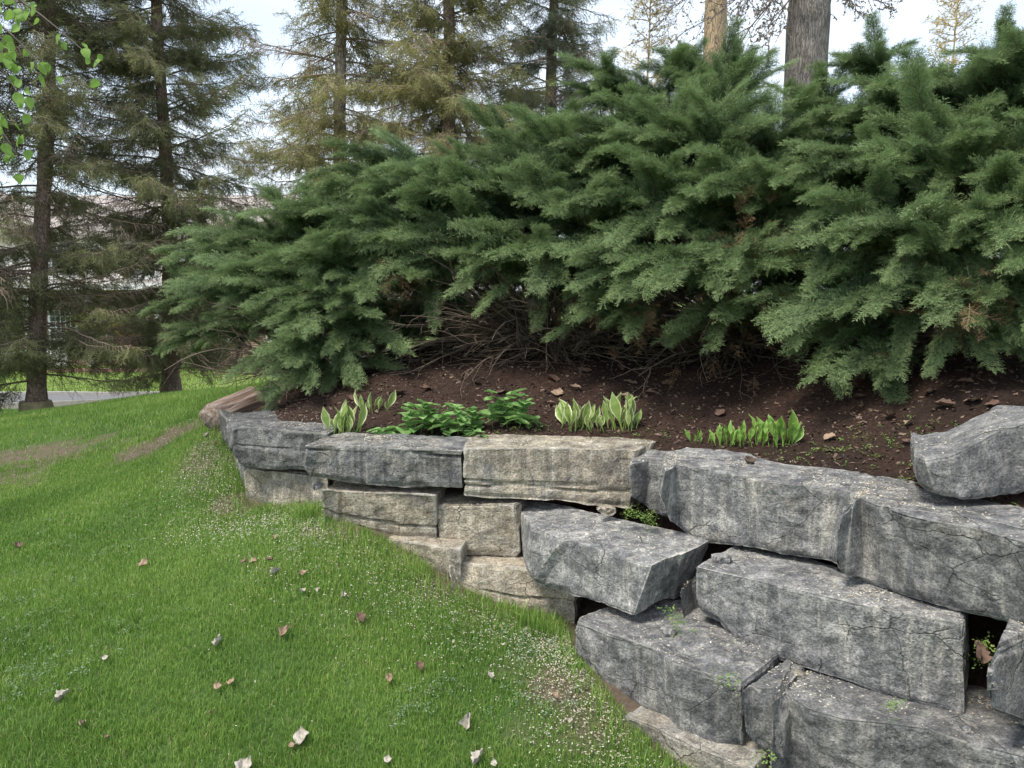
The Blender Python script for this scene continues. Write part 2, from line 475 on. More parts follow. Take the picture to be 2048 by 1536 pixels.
    # hairline cracks
    w = n.new("ShaderNodeTexVoronoi"); w.feature = 'DISTANCE_TO_EDGE'; w.inputs["Scale"].default_value = 3.0
    l.new(mixrgb(n, l, 0.12, mapping(n, l, pos, (1, 1, 1.9)), noise_node(n, l, pos, 6, 5).outputs["Color"]), w.inputs["Vector"])
    wr = ramp(n, [(0.0, (1, 1, 1)), (0.012, (0, 0, 0))]); l.new(w.outputs["Distance"], wr.inputs["Fac"])
    crk = math_node(n, l, 'MULTIPLY', wr.outputs["Color"], gate.outputs["Color"])
    c = mixrgb(n, l, math_node(n, l, 'MULTIPLY', crk, 0.55), c, (0.05, 0.048, 0.045))
    l.new(c, b.inputs["Base Color"])
    h = math_node(n, l, 'ADD', math_node(n, l, 'MULTIPLY', med, 0.7), math_node(n, l, 'MULTIPLY', fine, 0.45))
    rg = n.new("ShaderNodeTexNoise"); rg.noise_type = 'RIDGED_MULTIFRACTAL'; rg.inputs["Scale"].default_value = 7.0; rg.inputs["Detail"].default_value = 6.0
    l.new(mapping(n, l, pos, (1, 1, 1.6)), rg.inputs["Vector"])
    h = math_node(n, l, 'ADD', h, math_node(n, l, 'MULTIPLY', rg.outputs["Fac"], 0.35))
    h = math_node(n, l, 'SUBTRACT', h, math_node(n, l, 'MULTIPLY', crk, 0.4))
    bump(n, l, b, h, 1.0, 0.024)
    return m
M_STONE = stone_material()

STONE_TOPS = []          # sampled up-facing points of the stones, for petals and crumbs

def resample(pts, n):
    pts = np.asarray(pts, float)
    s = np.concatenate([[0], np.cumsum(np.linalg.norm(np.diff(pts, axis=0), axis=1))])
    t = np.linspace(0, s[-1], n)
    return np.column_stack([np.interp(t, s, pts[:, a]) for a in range(pts.shape[1])])

def stone_mesh(name, top, zt, bot, bl, br, seed, off=0.0, res=0.0095, chips=26, tilt=0.0, strata=0, round_=0.008, wob=0.008, backdrop=0.0, rise=0.0, maxcut=.042, under=.02):
    """top/bot: outline of the front face's upper and lower edge as seen; zt: height of the upper edge (one value or one per point);
    bl/br: where the upper face's back corners lie from its front corners; off: how far the lower edge stands in front (-) or behind (+)."""
    r = np.random.default_rng(seed)
    zt = np.broadcast_to(np.asarray(zt, float), (len(top),))
    T = np.array([PZ(px, py, z) for (px, py), z in zip(top, zt)])
    L = np.linalg.norm(T[-1] - T[0])
    nx = max(8, int(L / res))
    Tu = resample(T, nx + 1)
    bq = resample(np.array(bot, float), nx + 1)
    B = np.array([P(bq[i, 0], bq[i, 1], Tu[i, 1] + off) for i in range(nx + 1)])
    bl, br = np.array([*bl, rise]), np.array([*br, rise])
    u = np.linspace(0, 1, nx + 1)[:, None]
    back = bl * (1 - u) + br * u
    D = (np.linalg.norm(bl) + np.linalg.norm(br)) / 2
    H = np.mean(Tu[:, 2] - B[:, 2])
    ny, nz = max(5, int(D / res)), max(6, int(H / res))
    # surface lattice of the block
    idx = {}
    pts = []
    def pos(i, j, k):
        v, w = j / ny, k / nz
        p = B[i] * (1 - w) + Tu[i] * w + back[i] * v
        if tilt: p = p + np.array([0, 0, tilt * v * w])
        return p
    def vid(i, j, k):
        key = (i, j, k)
        if key not in idx:
            idx[key] = len(pts); pts.append(pos(i, j, k))
        return idx[key]
    Q = []
    for i in range(nx):
        for k in range(nz):
            Q.append((vid(i,0,k), vid(i+1,0,k), vid(i+1,0,k+1), vid(i,0,k+1)))
            Q.append((vid(i+1,ny,k), vid(i,ny,k), vid(i,ny,k+1), vid(i+1,ny,k+1)))
        for j in range(ny):
            Q.append((vid(i,j,nz), vid(i+1,j,nz), vid(i+1,j+1,nz), vid(i,j+1,nz)))
            Q.append((vid(i+1,j,0), vid(i,j,0), vid(i,j+1,0), vid(i+1,j+1,0)))
    for j in range(ny):
        for k in range(nz):
            Q.append((vid(0,j+1,k), vid(0,j,k), vid(0,j,k+1), vid(0,j+1,k+1)))
            Q.append((vid(nx,j,k), vid(nx,j+1,k), vid(nx,j+1,k+1), vid(nx,j,k+1)))
    V = np.array(pts); Q = np.array(Q)
    ids = np.array(list(idx.keys()))
    uu, vv, ww = ids[:, 0] / nx, ids[:, 1] / ny, ids[:, 2] / nz
    C = V.mean(0)
    # outward direction of each lattice point
    fu = norm(Tu[-1] - Tu[0]); bn = norm(back.mean(0)); bn[2] = 0; bn = norm(bn); up = np.array([0, 0, 1.0])
    N = np.zeros_like(V)
    N += np.where(ids[:, 0] == 0, -1, np.where(ids[:, 0] == nx, 1, 0))[:, None] * fu
    N += np.where(ids[:, 1] == 0, -1, np.where(ids[:, 1] == ny, 1, 0))[:, None] * bn
    N += np.where(ids[:, 2] == 0, -1, np.where(ids[:, 2] == nz, 1, 0))[:, None] * up
    N = norm(N)
    # rough quarry faces: broad undulation
    V = V + N * (wob * fbm(V * 4.0, 3, seed))[:, None]
    # worn edges: pull edge and corner points in
    edge = (np.minimum(uu, 1 - uu) * L < round_ * 1.5).astype(int) + (np.minimum(vv, 1 - vv) * D < round_ * 1.5) + (np.minimum(ww, 1 - ww) * H < round_ * 1.5)
    V = V - N * (np.maximum(edge - 1, 0) * round_ * (0.5 + 0.4 * vnoise(V * 9, seed + 3)))[:, None]
    V0 = V.copy()
    # split faces: a few nearly flat planes meet across the front and the top
    for c in range(7):
        i = r.integers(0, nx + 1); w_ = r.uniform(.1, .9)
        if c < 5:
            nrm = norm(-bn + fu * r.normal(0, .05) + up * r.normal(0, .13)); p0 = B[i] * (1 - w_) + Tu[i] * w_ + nrm * r.uniform(-.002, .01)
        else:
            nrm = norm(up + fu * r.normal(0, .03) + bn * r.normal(0, .05)); p0 = Tu[i] + back[i] * w_ + nrm * r.uniform(-.002, .008)
        s = (V - p0) @ nrm; hit = s > 0
        V[hit] -= nrm * np.minimum(s[hit], .035)[:, None]
    # flat breaks across edges and corners
    for c in range(chips):
        au, av, aw = r.choice([0, 1]), r.choice([0, 0, 0, 1]), r.choice([0, 1])
        mode = r.integers(0, 4)
        nrm = np.zeros(3)
        pu = r.random()
        i = int(round(pu * nx))
        if mode <= 1:      # along the front upper / lower edge: shallow spall
            aw = 1 if mode == 0 else 0
            nrm = norm(-bn * r.uniform(.5, 1) + up * (1 if aw else -1) * r.uniform(.4, 1) + fu * r.normal(0, .45))
            p0 = Tu[i] if aw else B[i]
            depth = r.uniform(.003, .017)
        elif mode == 2:    # corner break
            i = 0 if au == 0 else nx
            nrm = norm(-bn * r.uniform(.3, 1) + up * (1 if aw else -1) * r.uniform(.1, .8) + fu * (1 if au else -1) * r.uniform(.4, 1))
            p0 = Tu[i] if aw else B[i]
            depth = r.uniform(.01, .032)
        else:              # vertical end edge
            i = 0 if au == 0 else nx
            nrm = norm(-bn * r.uniform(.4, 1) + fu * (1 if au else -1) * r.uniform(.4, 1) + up * r.normal(0, .15))
            p0 = Tu[i] * .5 + B[i] * .5
            depth = r.uniform(.006, .022)
        if mode <= 1:      # conchoidal scoop: a big ball bites the edge
            R = r.uniform(.04, .13)
            cen = p0 + nrm * (R - depth)
            d = V - cen; ln = np.linalg.norm(d, axis=1)
            hit = ln < R
            V[hit] = cen + d[hit] / ln[hit, None] * R
        else:
            s = (V - p0) @ nrm + depth
            hit = s > 0
            V[hit] -= nrm * np.minimum(s[hit], .03)[:, None]
    dl = V - V0; ln = np.linalg.norm(dl, axis=1, keepdims=True)
    V = V0 + dl * np.minimum(1, maxcut / (ln + 1e-9))
    # lower arris broken back, so that the joint below lies in shadow
    uc = (1 - sstep(0.0, .045, ww * H)) * np.where(ids[:, 1] < ny * .12, 1, 0) * (.6 + .5 * vnoise(V * 7, seed + 41))
    V = V + bn * (under * np.clip(uc, 0, 1.2))[:, None] + up * (under * .2 * np.clip(uc, 0, 1.2) * (ids[:, 2] == 0))[:, None]
    # bedding planes: shallow ledges and open seams across the front
    for s_ in range(strata):
        w0 = r.uniform(.2, .85); amp = r.uniform(.014, .026)
        line = w0 + 0.05 * vnoise(np.column_stack([V[:, 0] * 5, V[:, 1] * 5, np.full(len(V), s_ * 3.1)]), seed + 7) 
        g = np.exp(-((ww - line) * H / 0.007) ** 2) * sstep(-.35, .1, vnoise(np.column_stack([V[:, 0] * 3.0, V[:, 1] * 3.0, np.full(len(V), s_ * 5.7)]), seed + 9))
        V -= N * (np.where((ww > .03) & (ww < .97), g, 0) * amp)[:, None]
        V += N * (np.where((ww < line) & (ww > 0.03), .007 * r.uniform(-1, 1), 0))[:, None]
    V = V + N * (0.0035 * fbm(V * 26, 3, seed + 20))[:, None]
    V = V + N * (0.005 * np.abs(fbm(V * np.array([9, 9, 16]), 2, seed + 31)))[:, None]
    V[:, 2] -= backdrop * vv
    base = np.array([C[0], C[1], V[:, 2].min()])
    # sample the upper face for fallen petals
    sel = (ids[:, 2] == nz) & (vv > .04) & (vv < .8)
    STONE_TOPS.append((name, V[sel]))
    return mesh_from(name, V - base, Q, smooth=False), base

wall = empty("retaining_wall", (0.0, 4.2, 0.0), "curved dry-laid retaining wall of big rough grey limestone blocks", "stone wall")
WZ = 0.80

def block(tag_, label, top, zt, bot, bl, br, seed, tan=0.1, dark=0.2, streak=0.6, lichen=0.0, parent=wall, **kw):
    kw.setdefault("res", .0125 if tag_ in "AUBCDMNOQPY" else .0088)
    me, base = stone_mesh(tag_, top, zt, bot, bl, br, seed, **kw)
    o = add("stone_block", me, M_STONE)
    if parent is not None:
        o.parent = parent
        o.location = Vector(base) - parent.location
    else:
        o.location = base
    o["tan"], o["dark"], o["streak"], o["lichen"] = float(tan), float(dark), float(streak), float(lichen)
    o["tone"] = TONE.get(tag_, 1.0) * .5
    if label: o["label"] = label
    return o

TONE = dict(A=.58, B=.68, C=.82, D=1.0, E=.98, F=.9, G=1.1, H=1.08, I=.88, J=.8, K=.86, L=1.05, M=1.0, N=.95, O=1.0, P=1.05, Q=.95, R=.9, S=.88, T=.8, U=.8, V=.92, X=.85, Y=.7)
block("A", "dark grey block at the wall's end beside the log", [(427,818),(440,838),(454,857)], WZ, [(433,882),(445,893),(462,906)], (.42,.02), (.5,.3), 1, 0.35, .6, .3)
block("U", None, [(453,903),(470,912),(486,928)], .5, [(455,962),(470,978),(487,985)], (.4,.2), (.4,.3), 2, .35, .2, .5, round_=.014)
block("B", None, [(453,857),(500,858),(560,861),(650,866)], WZ, [(468,922),(486,936),(554,944),(650,942)], (.12,.36), (.05,.42), 3, .42, .75, .7, off=.03, strata=1)
block("C", None, [(608,886),(640,885),(707,888),(810,893),(922,898)], WZ, [(602,943),(620,955),(680,964),(762,975),(800,979),(880,977),(922,983)], (.1,.38), (.02,.4), 4, .5, .75, .8, off=.02, strata=1)
block("D", "pale tan block with long horizontal cracks in the top course", [(923,897),(1000,896),(1113,895),(1200,895),(1277,894)], WZ, [(921,997),(976,1001),(1113,1009),(1195,1017),(1262,1021)], (0,.5), (.24,.42), 5, .8, .5, .9, strata=3, chips=22)
block("V", None, [(1256,930),(1295,922),(1345,926)], .745, [(1258,1000),(1300,1024),(1345,1042)], (.1,.4), (.25,.4), 6, .0, .2, .5, off=.02)
block("E", "big grey block with a walnut shell on its top", [(1323,944),(1352,928),(1457,941),(1519,963),(1592,970),(1687,980),(1742,1003)], WZ, [(1314,1002),(1338,1042),(1402,1086),(1483,1094),(1556,1119),(1650,1131),(1705,1152)], (.12,.5), (.38,.3), 7, .42, .25, .9, off=.03)
block("F", None, [(1688,1012),(1722,996),(1800,1028),(1870,1046),(1939,1058),(2048,1088),(2230,1140)], WZ, [(1652,1120),(1668,1145),(1717,1165),(1826,1199),(1946,1237),(2048,1266),(2230,1325)], (.3,.42), (.32,.45), 8, .36, .32, .7, off=-.02)
block("M", None, [(486,937),(530,941),(564,946),(650,958)], .495, [(494,1022),(530,1027),(578,1036),(650,1040)], (.1,.45), (.05,.45), 9, .74, .35, .8, off=.04)
block("N", None, [(639,979),(684,972),(776,980),(868,988)], .53, [(641,1042),(662,1056),(735,1069),(793,1082),(870,1085)], (.05,.45), (.05,.45), 10, .8, .5, .8, off=.05, strata=1)
block("O", None, [(870,1004),(913,1009),(970,1011),(1040,1011)], .46, [(876,1086),(898,1103),(933,1113),(1040,1117)], (.06,.4), (.05,.4), 11, .72, .3, .6, off=.03, round_=.014)
block("Q", None, [(742,1072),(800,1085),(860,1096),(918,1104)], .225, [(744,1130),(800,1142),(860,1155),(918,1170)], (.05,.4), (.05,.4), 12, .75, .2, .5, off=.02)
block("P", None, [(896,1138),(918,1125),(960,1130),(1050,1135),(1150,1152)], .125, [(898,1185),(920,1200),(950,1222),(1003,1245),(1060,1264),(1150,1285)], (.03,.4), (.1,.4), 13, .9, .12, .5, off=-.05, strata=1)
block("G", "pale blue-grey block jutting out between the tan blocks and the lower course", [(1050,1062),(1080,1068),(1137,1087),(1205,1110),(1262,1128),(1302,1137)], .405, [(1056,1150),(1080,1174),(1098,1184),(1143,1202),(1205,1221),(1264,1243)], (-.05,.75), (.40,.42), 14, .0, .22, 1.0, off=.05, lichen=.3, tilt=.05)
block("H", "long blue-grey block spotted with dark lichen", [(1391,1126),(1485,1150),(1587,1183),(1690,1209),(1792,1231),(1928,1252)], .42, [(1385,1226),(1430,1248),(1461,1291),(1505,1315),(1587,1342),(1690,1374),(1792,1414),(1930,1452)], (.36,.42), (.2,.32), 15, .0, .14, .75, lichen=.75, off=.0, chips=22)
block("X", None, [(1350,1186),(1376,1166),(1425,1160)], .25, [(1360,1250),(1385,1270),(1425,1292)], (.2,.3), (.3,.3), 16, .3, .2, .3, off=.0, round_=.014)
block("I", None, [(1147,1226),(1205,1262),(1294,1292),(1335,1330),(1400,1352),(1472,1372)], [.11,.11,.11,.105,.1,.09], [(1142,1300),(1165,1370),(1232,1412),(1326,1456),(1342,1495),(1395,1512),(1476,1500)], (.5,.42), (.4,.42), 17, .3, .4, .75, off=.02, chips=30, wob=.014)
block("J", None, [(1471,1390),(1505,1377),(1566,1390)], .075, [(1480,1480),(1500,1502),(1566,1535)], (.3,.3), (.3,.35), 18, .0, .2, .4, off=.0)
block("K", None, [(1533,1412),(1560,1392),(1610,1425),(1680,1446),(1775,1456),(1895,1474),(2048,1512),(2230,1570)], .045, [(1528,1560),(1560,1600),(1610,1620),(1680,1640),(1775,1660),(1895,1690),(2048,1740),(2230,1820)], (.4,.42), (.3,.4), 19, .2, .3, .6, chips=28)
block("L", None, [(1233,1434),(1290,1456),(1380,1500),(1490,1540)], -.2, [(1240,1500),(1290,1570),(1380,1640),(1490,1700)], (.4,.4), (.4,.4), 20, .6, .12, .5, off=.04)
block("R", None, [(1968,1352),(1990,1304),(2048,1282),(2240,1300)], [.42,.46,.47,.47], [(1966,1400),(1985,1440),(2048,1476),(2240,1540)], (.3,.35), (.3,.4), 21, .1, .15, .5, round_=.03)
block("W", None, [(1194,1020),(1215,1014),(1236,1018)], .5, [(1197,1032),(1215,1036),(1236,1034)], (0,.1), (0,.1), 22, .9, .0, .1, res=.008, chips=4, round_=.012, wob=.008)
block("Y", None, [(1930,1440),(1980,1452),(2060,1480)], .04, [(1930,1500),(1980,1520),(2060,1560)], (.2,.25), (.2,.25), 25, .2, .3, .4)

# small wedge stones packed into the joints
for k_, (x_, y_, z_, w_, h_, tn_) in enumerate([(1338,1262,.1,24,14,.6),(1445,1116,.405,34,14,.3),(1600,1352,.03,30,14,.6),(905,1108,.14,20,12,.8),(630,968,.5,18,10,.6),(1945,1465,.03,26,16,.4)]):
    block("w%d" % k_, None, [(x_ - w_ / 2, y_), (x_, y_ - 2), (x_ + w_ / 2, y_ + 2)], z_ + .03, [(x_ - w_ / 2 + 2, y_ + h_), (x_, y_ + h_ + 2), (x_ + w_ / 2 - 1, y_ + h_)], (0, .06), (.02, .06), 60 + k_, tn_, .1, .3, res=.006, chips=8, round_=.008, wob=.006, maxcut=.012, under=.004).name = "wedge_stone"

def loose_block(nm, label, *a, **k):
    kw = dict(k); kw["parent"] = None
    o = block(nm, label, *a, **kw)
    o.name = "boulder"; o["category"] = "boulder"
    return o
loose_block("S", "big tilted grey boulder in the mulch behind the wall", [(1828,916),(1850,927),(1900,915),(1950,890),(2000,862),(2160,826)], [1.0,1.0,1.02,1.07,1.12,1.2], [(1832,972),(1850,990),(1888,1004),(1930,1006),(1980,1004),(2160,962)], (.2,.42), (.3,.45), 23, .42, .2, .5, off=.0, rise=.04)
loose_block("T", "low flat grey slab sunk in the soil beside the tilted boulder", [(1690,975),(1760,985),(1835,992)], .8, [(1700,1010),(1760,1020),(1835,1030)], (.05,.42), (-.02,.45), 24, .1, .2, .5, tilt=.05)

# ------------------------------------------------------------------ mulch bed behind the wall
bp = [(x, y, .74) for x, y in BED_LINE[2:]] + [(-2.1, 6.2, .72), (-2.55, 7.0, .74)]
for q in (P(1300,712,6.3), P(1000,735,6.1), P(700,775,5.9), P(1600,735,5.4), P(1900,790,4.2), P(1450,800,5.2), P(1150,810,5.3), P(850,820,5.3), P(600,800,6.2), P(1700,850,4.4)):
    bp.append(tuple(q))
bp += [(0, 9, 1.35), (3, 9, 1.5), (-1.5, 8.5, 1.0), (6, 8, 1.5), (6, 4, 1.35), (4, 5, 1.4), (2.6, 3.9, 1.1), (-2.0, 9, .8), (2.9, 3.0, .95)]
BP = np.array(bp)
_bed = tps_fit(BP[:, :2], BP[:, 2], 2e-2)

def bed_z(xy):
    xy = np.atleast_2d(np.asarray(xy, float))
    p3 = np.column_stack([xy * 3.0, np.zeros(len(xy))])
    return _bed(xy) + .025 * fbm(p3, 3, 31) + .01 * vnoise(p3 * 6, 33)

def mulch_material():
    m, n, l, b = new_mat("dark_mulch_soil")
    b.inputs["Roughness"].default_value = 0.95
    b.inputs["Specular IOR Level"].default_value = 0.2
    pos = n.new("ShaderNodeNewGeometry").outputs["Position"]
    r = ramp(n, [(0.25, (0.02, 0.013, 0.01)), (0.5, (0.052, 0.033, 0.026)), (0.72, (0.115, 0.078, 0.06)), (0.85, (0.2, 0.155, 0.12))])
    l.new(noise_node(n, l, pos, 38, 9, 0.75).outputs["Fac"], r.inputs["Fac"])
    pr = ramp(n, [(0.35, (0.75, 0.72, 0.7)), (0.65, (1.25, 1.15, 1.1))]); l.new(noise_node(n, l, pos, 2.2, 4).outputs["Fac"], pr.inputs["Fac"])
    l.new(mixrgb(n, l, 1.0, r.outputs["Color"], pr.outputs["Color"], 'MULTIPLY'), b.inputs["Base Color"])
    bump(n, l, b, noise_node(n, l, pos, 55, 9, 0.8).outputs["Fac"], 1.0, 0.03)
    return m
M_MULCH = mulch_material()
ns, nt = 150, 90
front = resample(BED_LINE, ns)
depth_dir = norm(np.column_stack([np.linspace(.15, .75, ns), np.linspace(1, .75, ns)]))
tt = np.concatenate([np.linspace(0, 3.2, nt - 12), np.linspace(3.4, 7, 12)])
XY = front[:, None, :] + depth_dir[:, None, :] * tt[None, :, None]
xy = XY.reshape(-1, 2)
V = np.column_stack([xy, bed_z(xy)])
i = (np.arange(ns - 1)[:, None] * nt + np.arange(nt - 1)[None]).ravel()
Q = np.column_stack([i, i + nt, i + nt + 1, i + 1])
# earth bank down behind the stones
k = np.arange(ns) * nt
low = V[k].copy(); low[:, 2] = -.6; low[:, :2] -= depth_dir * 0.12
n0 = len(V); V = np.vstack([V, low]); j = np.arange(ns - 1)
Q = np.vstack([Q, np.column_stack([k[j], n0 + j, n0 + j + 1, k[j + 1]])])
add("garden_bed", mesh_from("garden_bed", V, Q), M_MULCH, label="dark mulched garden bed banked up behind the stone wall", cat="garden bed", kind="structure")

# ------------------------------------------------------------------ foliage pieces
def quad_strip(mb, p0, p1, w0, w1, nrm, a0, a1):
    d = norm(p1 - p0); s = norm(np.cross(d, nrm))
    mb.put([p0 - s * w0, p0 + s * w0, p1 + s * w1, p1 - s * w1], None, [(0, 1, 2), (0, 2, 3)], [a0, a0, a1, a1])

def tri_cord(mb, p0, p1, w, nrm, a0, a1):
    d = norm(p1 - p0); s = norm(np.cross(d, nrm))
    mb.put([p0 - s * w, p0 + s * w, p1], None, [(0, 1, 2)], [a0, a0, a1])

def juniper_spray(seed):
    """feathery spray along +Y, 1 unit long: leading shoot, side shoots, short scale-leaf cords"""
    r = np.random.default_rng(seed); mb = MB()
    n = 9
    ax = [np.array([0.04 * math.sin(t * 3 + seed), t, 0.06 * t - .16 * t * t]) for t in np.linspace(0, 1, n + 1)]
    for i in range(0, n, 3):
        quad_strip(mb, ax[i], ax[min(i + 3, n)], .010, .006, np.array([0, 0, 1.0]), .1, i / n)
    for i in range(1, n + 1):
        t = i / n
        for sgn in (-1, 1):
            if r.random() < .12: continue
            ln = (.16 + .30 * math.sin(math.pi * min(1, t * .8 + .15))) * r.uniform(.7, 1.15) * (1.1 - .55 * t)
            th = math.radians(r.uniform(32, 52))
            d = norm(np.array([sgn * math.sin(th), math.cos(th), r.normal(.05, .28)]))
            p0 = ax[i]; p1 = p0 + d * ln
            nr = norm(np.array([r.normal(0, .5), r.normal(0, .3), 1]))
            tri_cord(mb, p0, p1, .009, nr, .2 + .4 * t, .6 + .4 * t)
            m = 4
            for q in range(m):
                f = .25 + .7 * q / m
                b0 = p0 + d * ln * f
                th2 = math.radians(r.uniform(25, 48)) * (1 if q % 2 else -1)
                c, s_ = math.cos(th2), math.sin(th2)
                e = norm(np.array([d[0] * c - d[1] * s_, d[0] * s_ + d[1] * c, d[2] + r.normal(.05, .3)]))
                tri_cord(mb, b0, b0 + e * ln * r.uniform(.3, .5), .012, norm(np.array([r.normal(0, .7), r.normal(0, .4), 1])), .35 + .4 * t, 1.0)
    V = np.vstack(mb.v); T = np.vstack(mb.t); return V, T, np.concatenate(mb.a)

JSPRAY = [juniper_spray(s) for s in range(7)]

def spruce_twig(seed, sides=7, droop=.25, needles=7, wid=.018):
    """spruce branchlet along +Y, 1 unit long, with bottle-brush side shoots"""
    r = np.random.default_rng(seed); mb = MB()
    def brush(p0, d, ln, a):
        side = norm(np.cross(d, np.array([.1, .2, 1.0]))); oth = np.cross(side, d)
        for k in range(needles):
            f = (k + r.random()) / needles
            ang = r.uniform(0, 2 * math.pi)
            e = norm(d * .75 + (side * math.cos(ang) + oth * math.sin(ang)) * .75)
            q = p0 + d * ln * f
            tri_cord(mb, q, q + e * .085 * r.uniform(.8, 1.2), wid, norm(r.normal(size=3)), a, a + .3)
        tri_cord(mb, p0, p0 + d * ln, .012, np.array([0, 0, 1.0]), a - .2, a + .3)
    axis = lambda t: np.array([0.03 * math.sin(4 * t), t, -droop * t * t])
    quad_strip(mb, axis(0), axis(.55), .012, .009, np.array([0, 0, 1.0]), 0, .1)
    for i in range(sides):
        t = .2 + .75 * i / sides
        sgn = 1 if i % 2 else -1
        d = norm(np.array([sgn * r.uniform(.6, .9), r.uniform(.5, .9), r.normal(-.25, .25)]))
        brush(axis(t), d, r.uniform(.28, .45) * (1.15 - .6 * t), .4)
    brush(axis(.5), norm(axis(1) - axis(.5)), .55, .6)
    return np.vstack(mb.v), np.vstack(mb.t), np.concatenate(mb.a)

STWIG = [spruce_twig(s) for s in range(6)]

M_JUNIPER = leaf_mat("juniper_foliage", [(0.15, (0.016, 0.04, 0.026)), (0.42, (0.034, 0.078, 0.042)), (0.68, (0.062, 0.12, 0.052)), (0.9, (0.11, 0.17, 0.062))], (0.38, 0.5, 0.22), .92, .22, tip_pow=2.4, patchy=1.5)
M_JDEAD = leaf_mat("withered_juniper", [(0.3, (0.12, 0.07, 0.04)), (0.7, (0.2, 0.13, 0.07))], None, transl=.1)
M_TWIG = plain_mat("grey_brown_twig", (0.2, 0.155, 0.115), 0.9, (0.1, 0.075, 0.056), 30)

def wander(r, p0, d, ln, n=7, jig=.18, sag=0.0):
    pts = [np.array(p0, float)]; d = norm(d); st = ln / (n - 1)
    for k in range(n - 1):
        d = norm(d + r.normal(0, jig, 3) + np.array([0, 0, -sag]))
        pts.append(pts[-1] + d * st)
    return np.array(pts)

# lobes of each shrub: picture place, depth, half width, half height
SHRUBS = {
 "A": dict(base=P(640,745,7.1), label="low spreading juniper whose branches reach out over the log", lobes=[
   (460,520,7.6,.36,.18),(530,490,7.4,.42,.24),(640,472,7.2,.5,.32),(460,600,7.4,.34,.15),(560,585,6.8,.5,.3),(440,668,7.6,.3,.1),(520,655,7.2,.32,.14),(620,630,6.5,.45,.3),
   (690,560,6.5,.45,.36),(640,705,6.3,.4,.22),(690,650,6.3,.35,.25),(620,540,7.6,.6,.4),(690,740,6.3,.25,.12),(600,660,8.0,.4,.25),(690,680,7.6,.5,.25)]),
 "B": dict(base=P(1090,705,6.7), label="juniper arching over bare twigs above the leafy plants", lobes=[
   (800,345,7.3,.45,.18),(890,390,6.9,.55,.3),(1040,415,6.5,.55,.36),(780,470,6.6,.5,.36),(930,500,6.3,.5,.33),(1090,530,6.1,.5,.33),(1010,330,7.3,.38,.24),
   (1100,285,7.6,.3,.28),(820,575,6.4,.42,.26),(1180,450,6.2,.45,.33),(740,400,7.3,.3,.16),(1000,480,7.3,.8,.5),(1130,370,6.8,.5,.35),(860,480,7.4,.7,.4),(1000,640,8.2,.7,.3),(850,640,8.0,.6,.3),(1150,620,8.0,.6,.35),(800,665,7.6,.5,.22),(860,660,7.5,.5,.2),(700,640,7.8,.5,.25),(900,690,8.6,.6,.2)]),
 "C": dict(base=P(1480,715,6.2), label="dark juniper whose skirts hang over withered sprays beside the green hostas", lobes=[
   (1270,275,6.7,.5,.24),(1390,315,6.2,.5,.3),(1540,300,6.4,.42,.26),(1330,420,5.8,.5,.33),(1490,420,5.8,.45,.33),
   (1270,545,5.6,.42,.28),(1410,555,5.4,.42,.28),(1550,555,5.5,.4,.3),(1235,640,5.7,.28,.14),(1440,450,6.8,.8,.5),(1300,360,6.9,.7,.4),(1590,420,5.6,.35,.3),
   (1480,630,5.5,.35,.16),(1230,330,6.6,.4,.24)]),
 "F": dict(base=P(1440,700,7.8), label="tall dark juniper with pointed tops in front of the tan trunk", lobes=[
   (1205,190,7.8,.25,.2),(1290,205,7.8,.4,.26),(1430,195,7.8,.42,.28),(1625,235,7.2,.22,.26),(1400,250,7.4,.6,.3),(1360,150,7.9,.18,.16),(1470,165,7.9,.18,.14),(1560,360,7.2,.6,.4),
   (1300,640,7.8,.6,.3),(1450,650,7.6,.6,.3),(1560,640,7.4,.5,.3),(1350,480,7.8,.8,.5),(1540,480,7.6,.7,.5),(1360,590,8.4,.6,.35),(1240,590,8.3,.6,.35),(1370,530,8.6,.6,.4),(1140,550,8.3,.6,.4),(1000,560,8.4,.5,.35)]),
 "D": dict(base=P(2000,745,5.3), label="broad bright green juniper hanging low over the tilted boulder", lobes=[
   (1730,385,5.5,.52,.3),(1880,345,5.2,.52,.34),(2040,300,5.0,.42,.34),(1690,485,5.1,.45,.27),(1840,485,4.8,.48,.27),
   (1990,465,4.6,.42,.3),(1690,610,5.0,.38,.25),(1830,610,4.6,.42,.26),(1980,600,4.4,.38,.26),(1740,700,4.8,.28,.14),(2090,560,4.2,.34,.34),(2130,400,4.6,.42,.42),(2030,690,4.5,.25,.18),(1880,690,4.9,.25,.1)]),
 "E": dict(base=P(1920,700,6.6), label="tall juniper rising behind the broad bright green one", lobes=[
   (1740,255,6.2,.45,.24),(1870,205,6.2,.5,.18),(2000,200,5.7,.42,.26),(1740,150,7.0,.2,.2),(2020,120,6.6,.28,.14),(1850,420,6.2,.8,.5),(2000,380,5.8,.8,.5),(2000,300,6.6,.8,.5),(1780,310,6.6,.6,.35),
   (1700,640,6.6,.6,.3),(1850,640,6.2,.6,.3),(2010,640,5.9,.6,.3),(1860,540,6.4,.7,.4),(1720,540,7.2,.6,.4)]),
}
DENS = 11.5
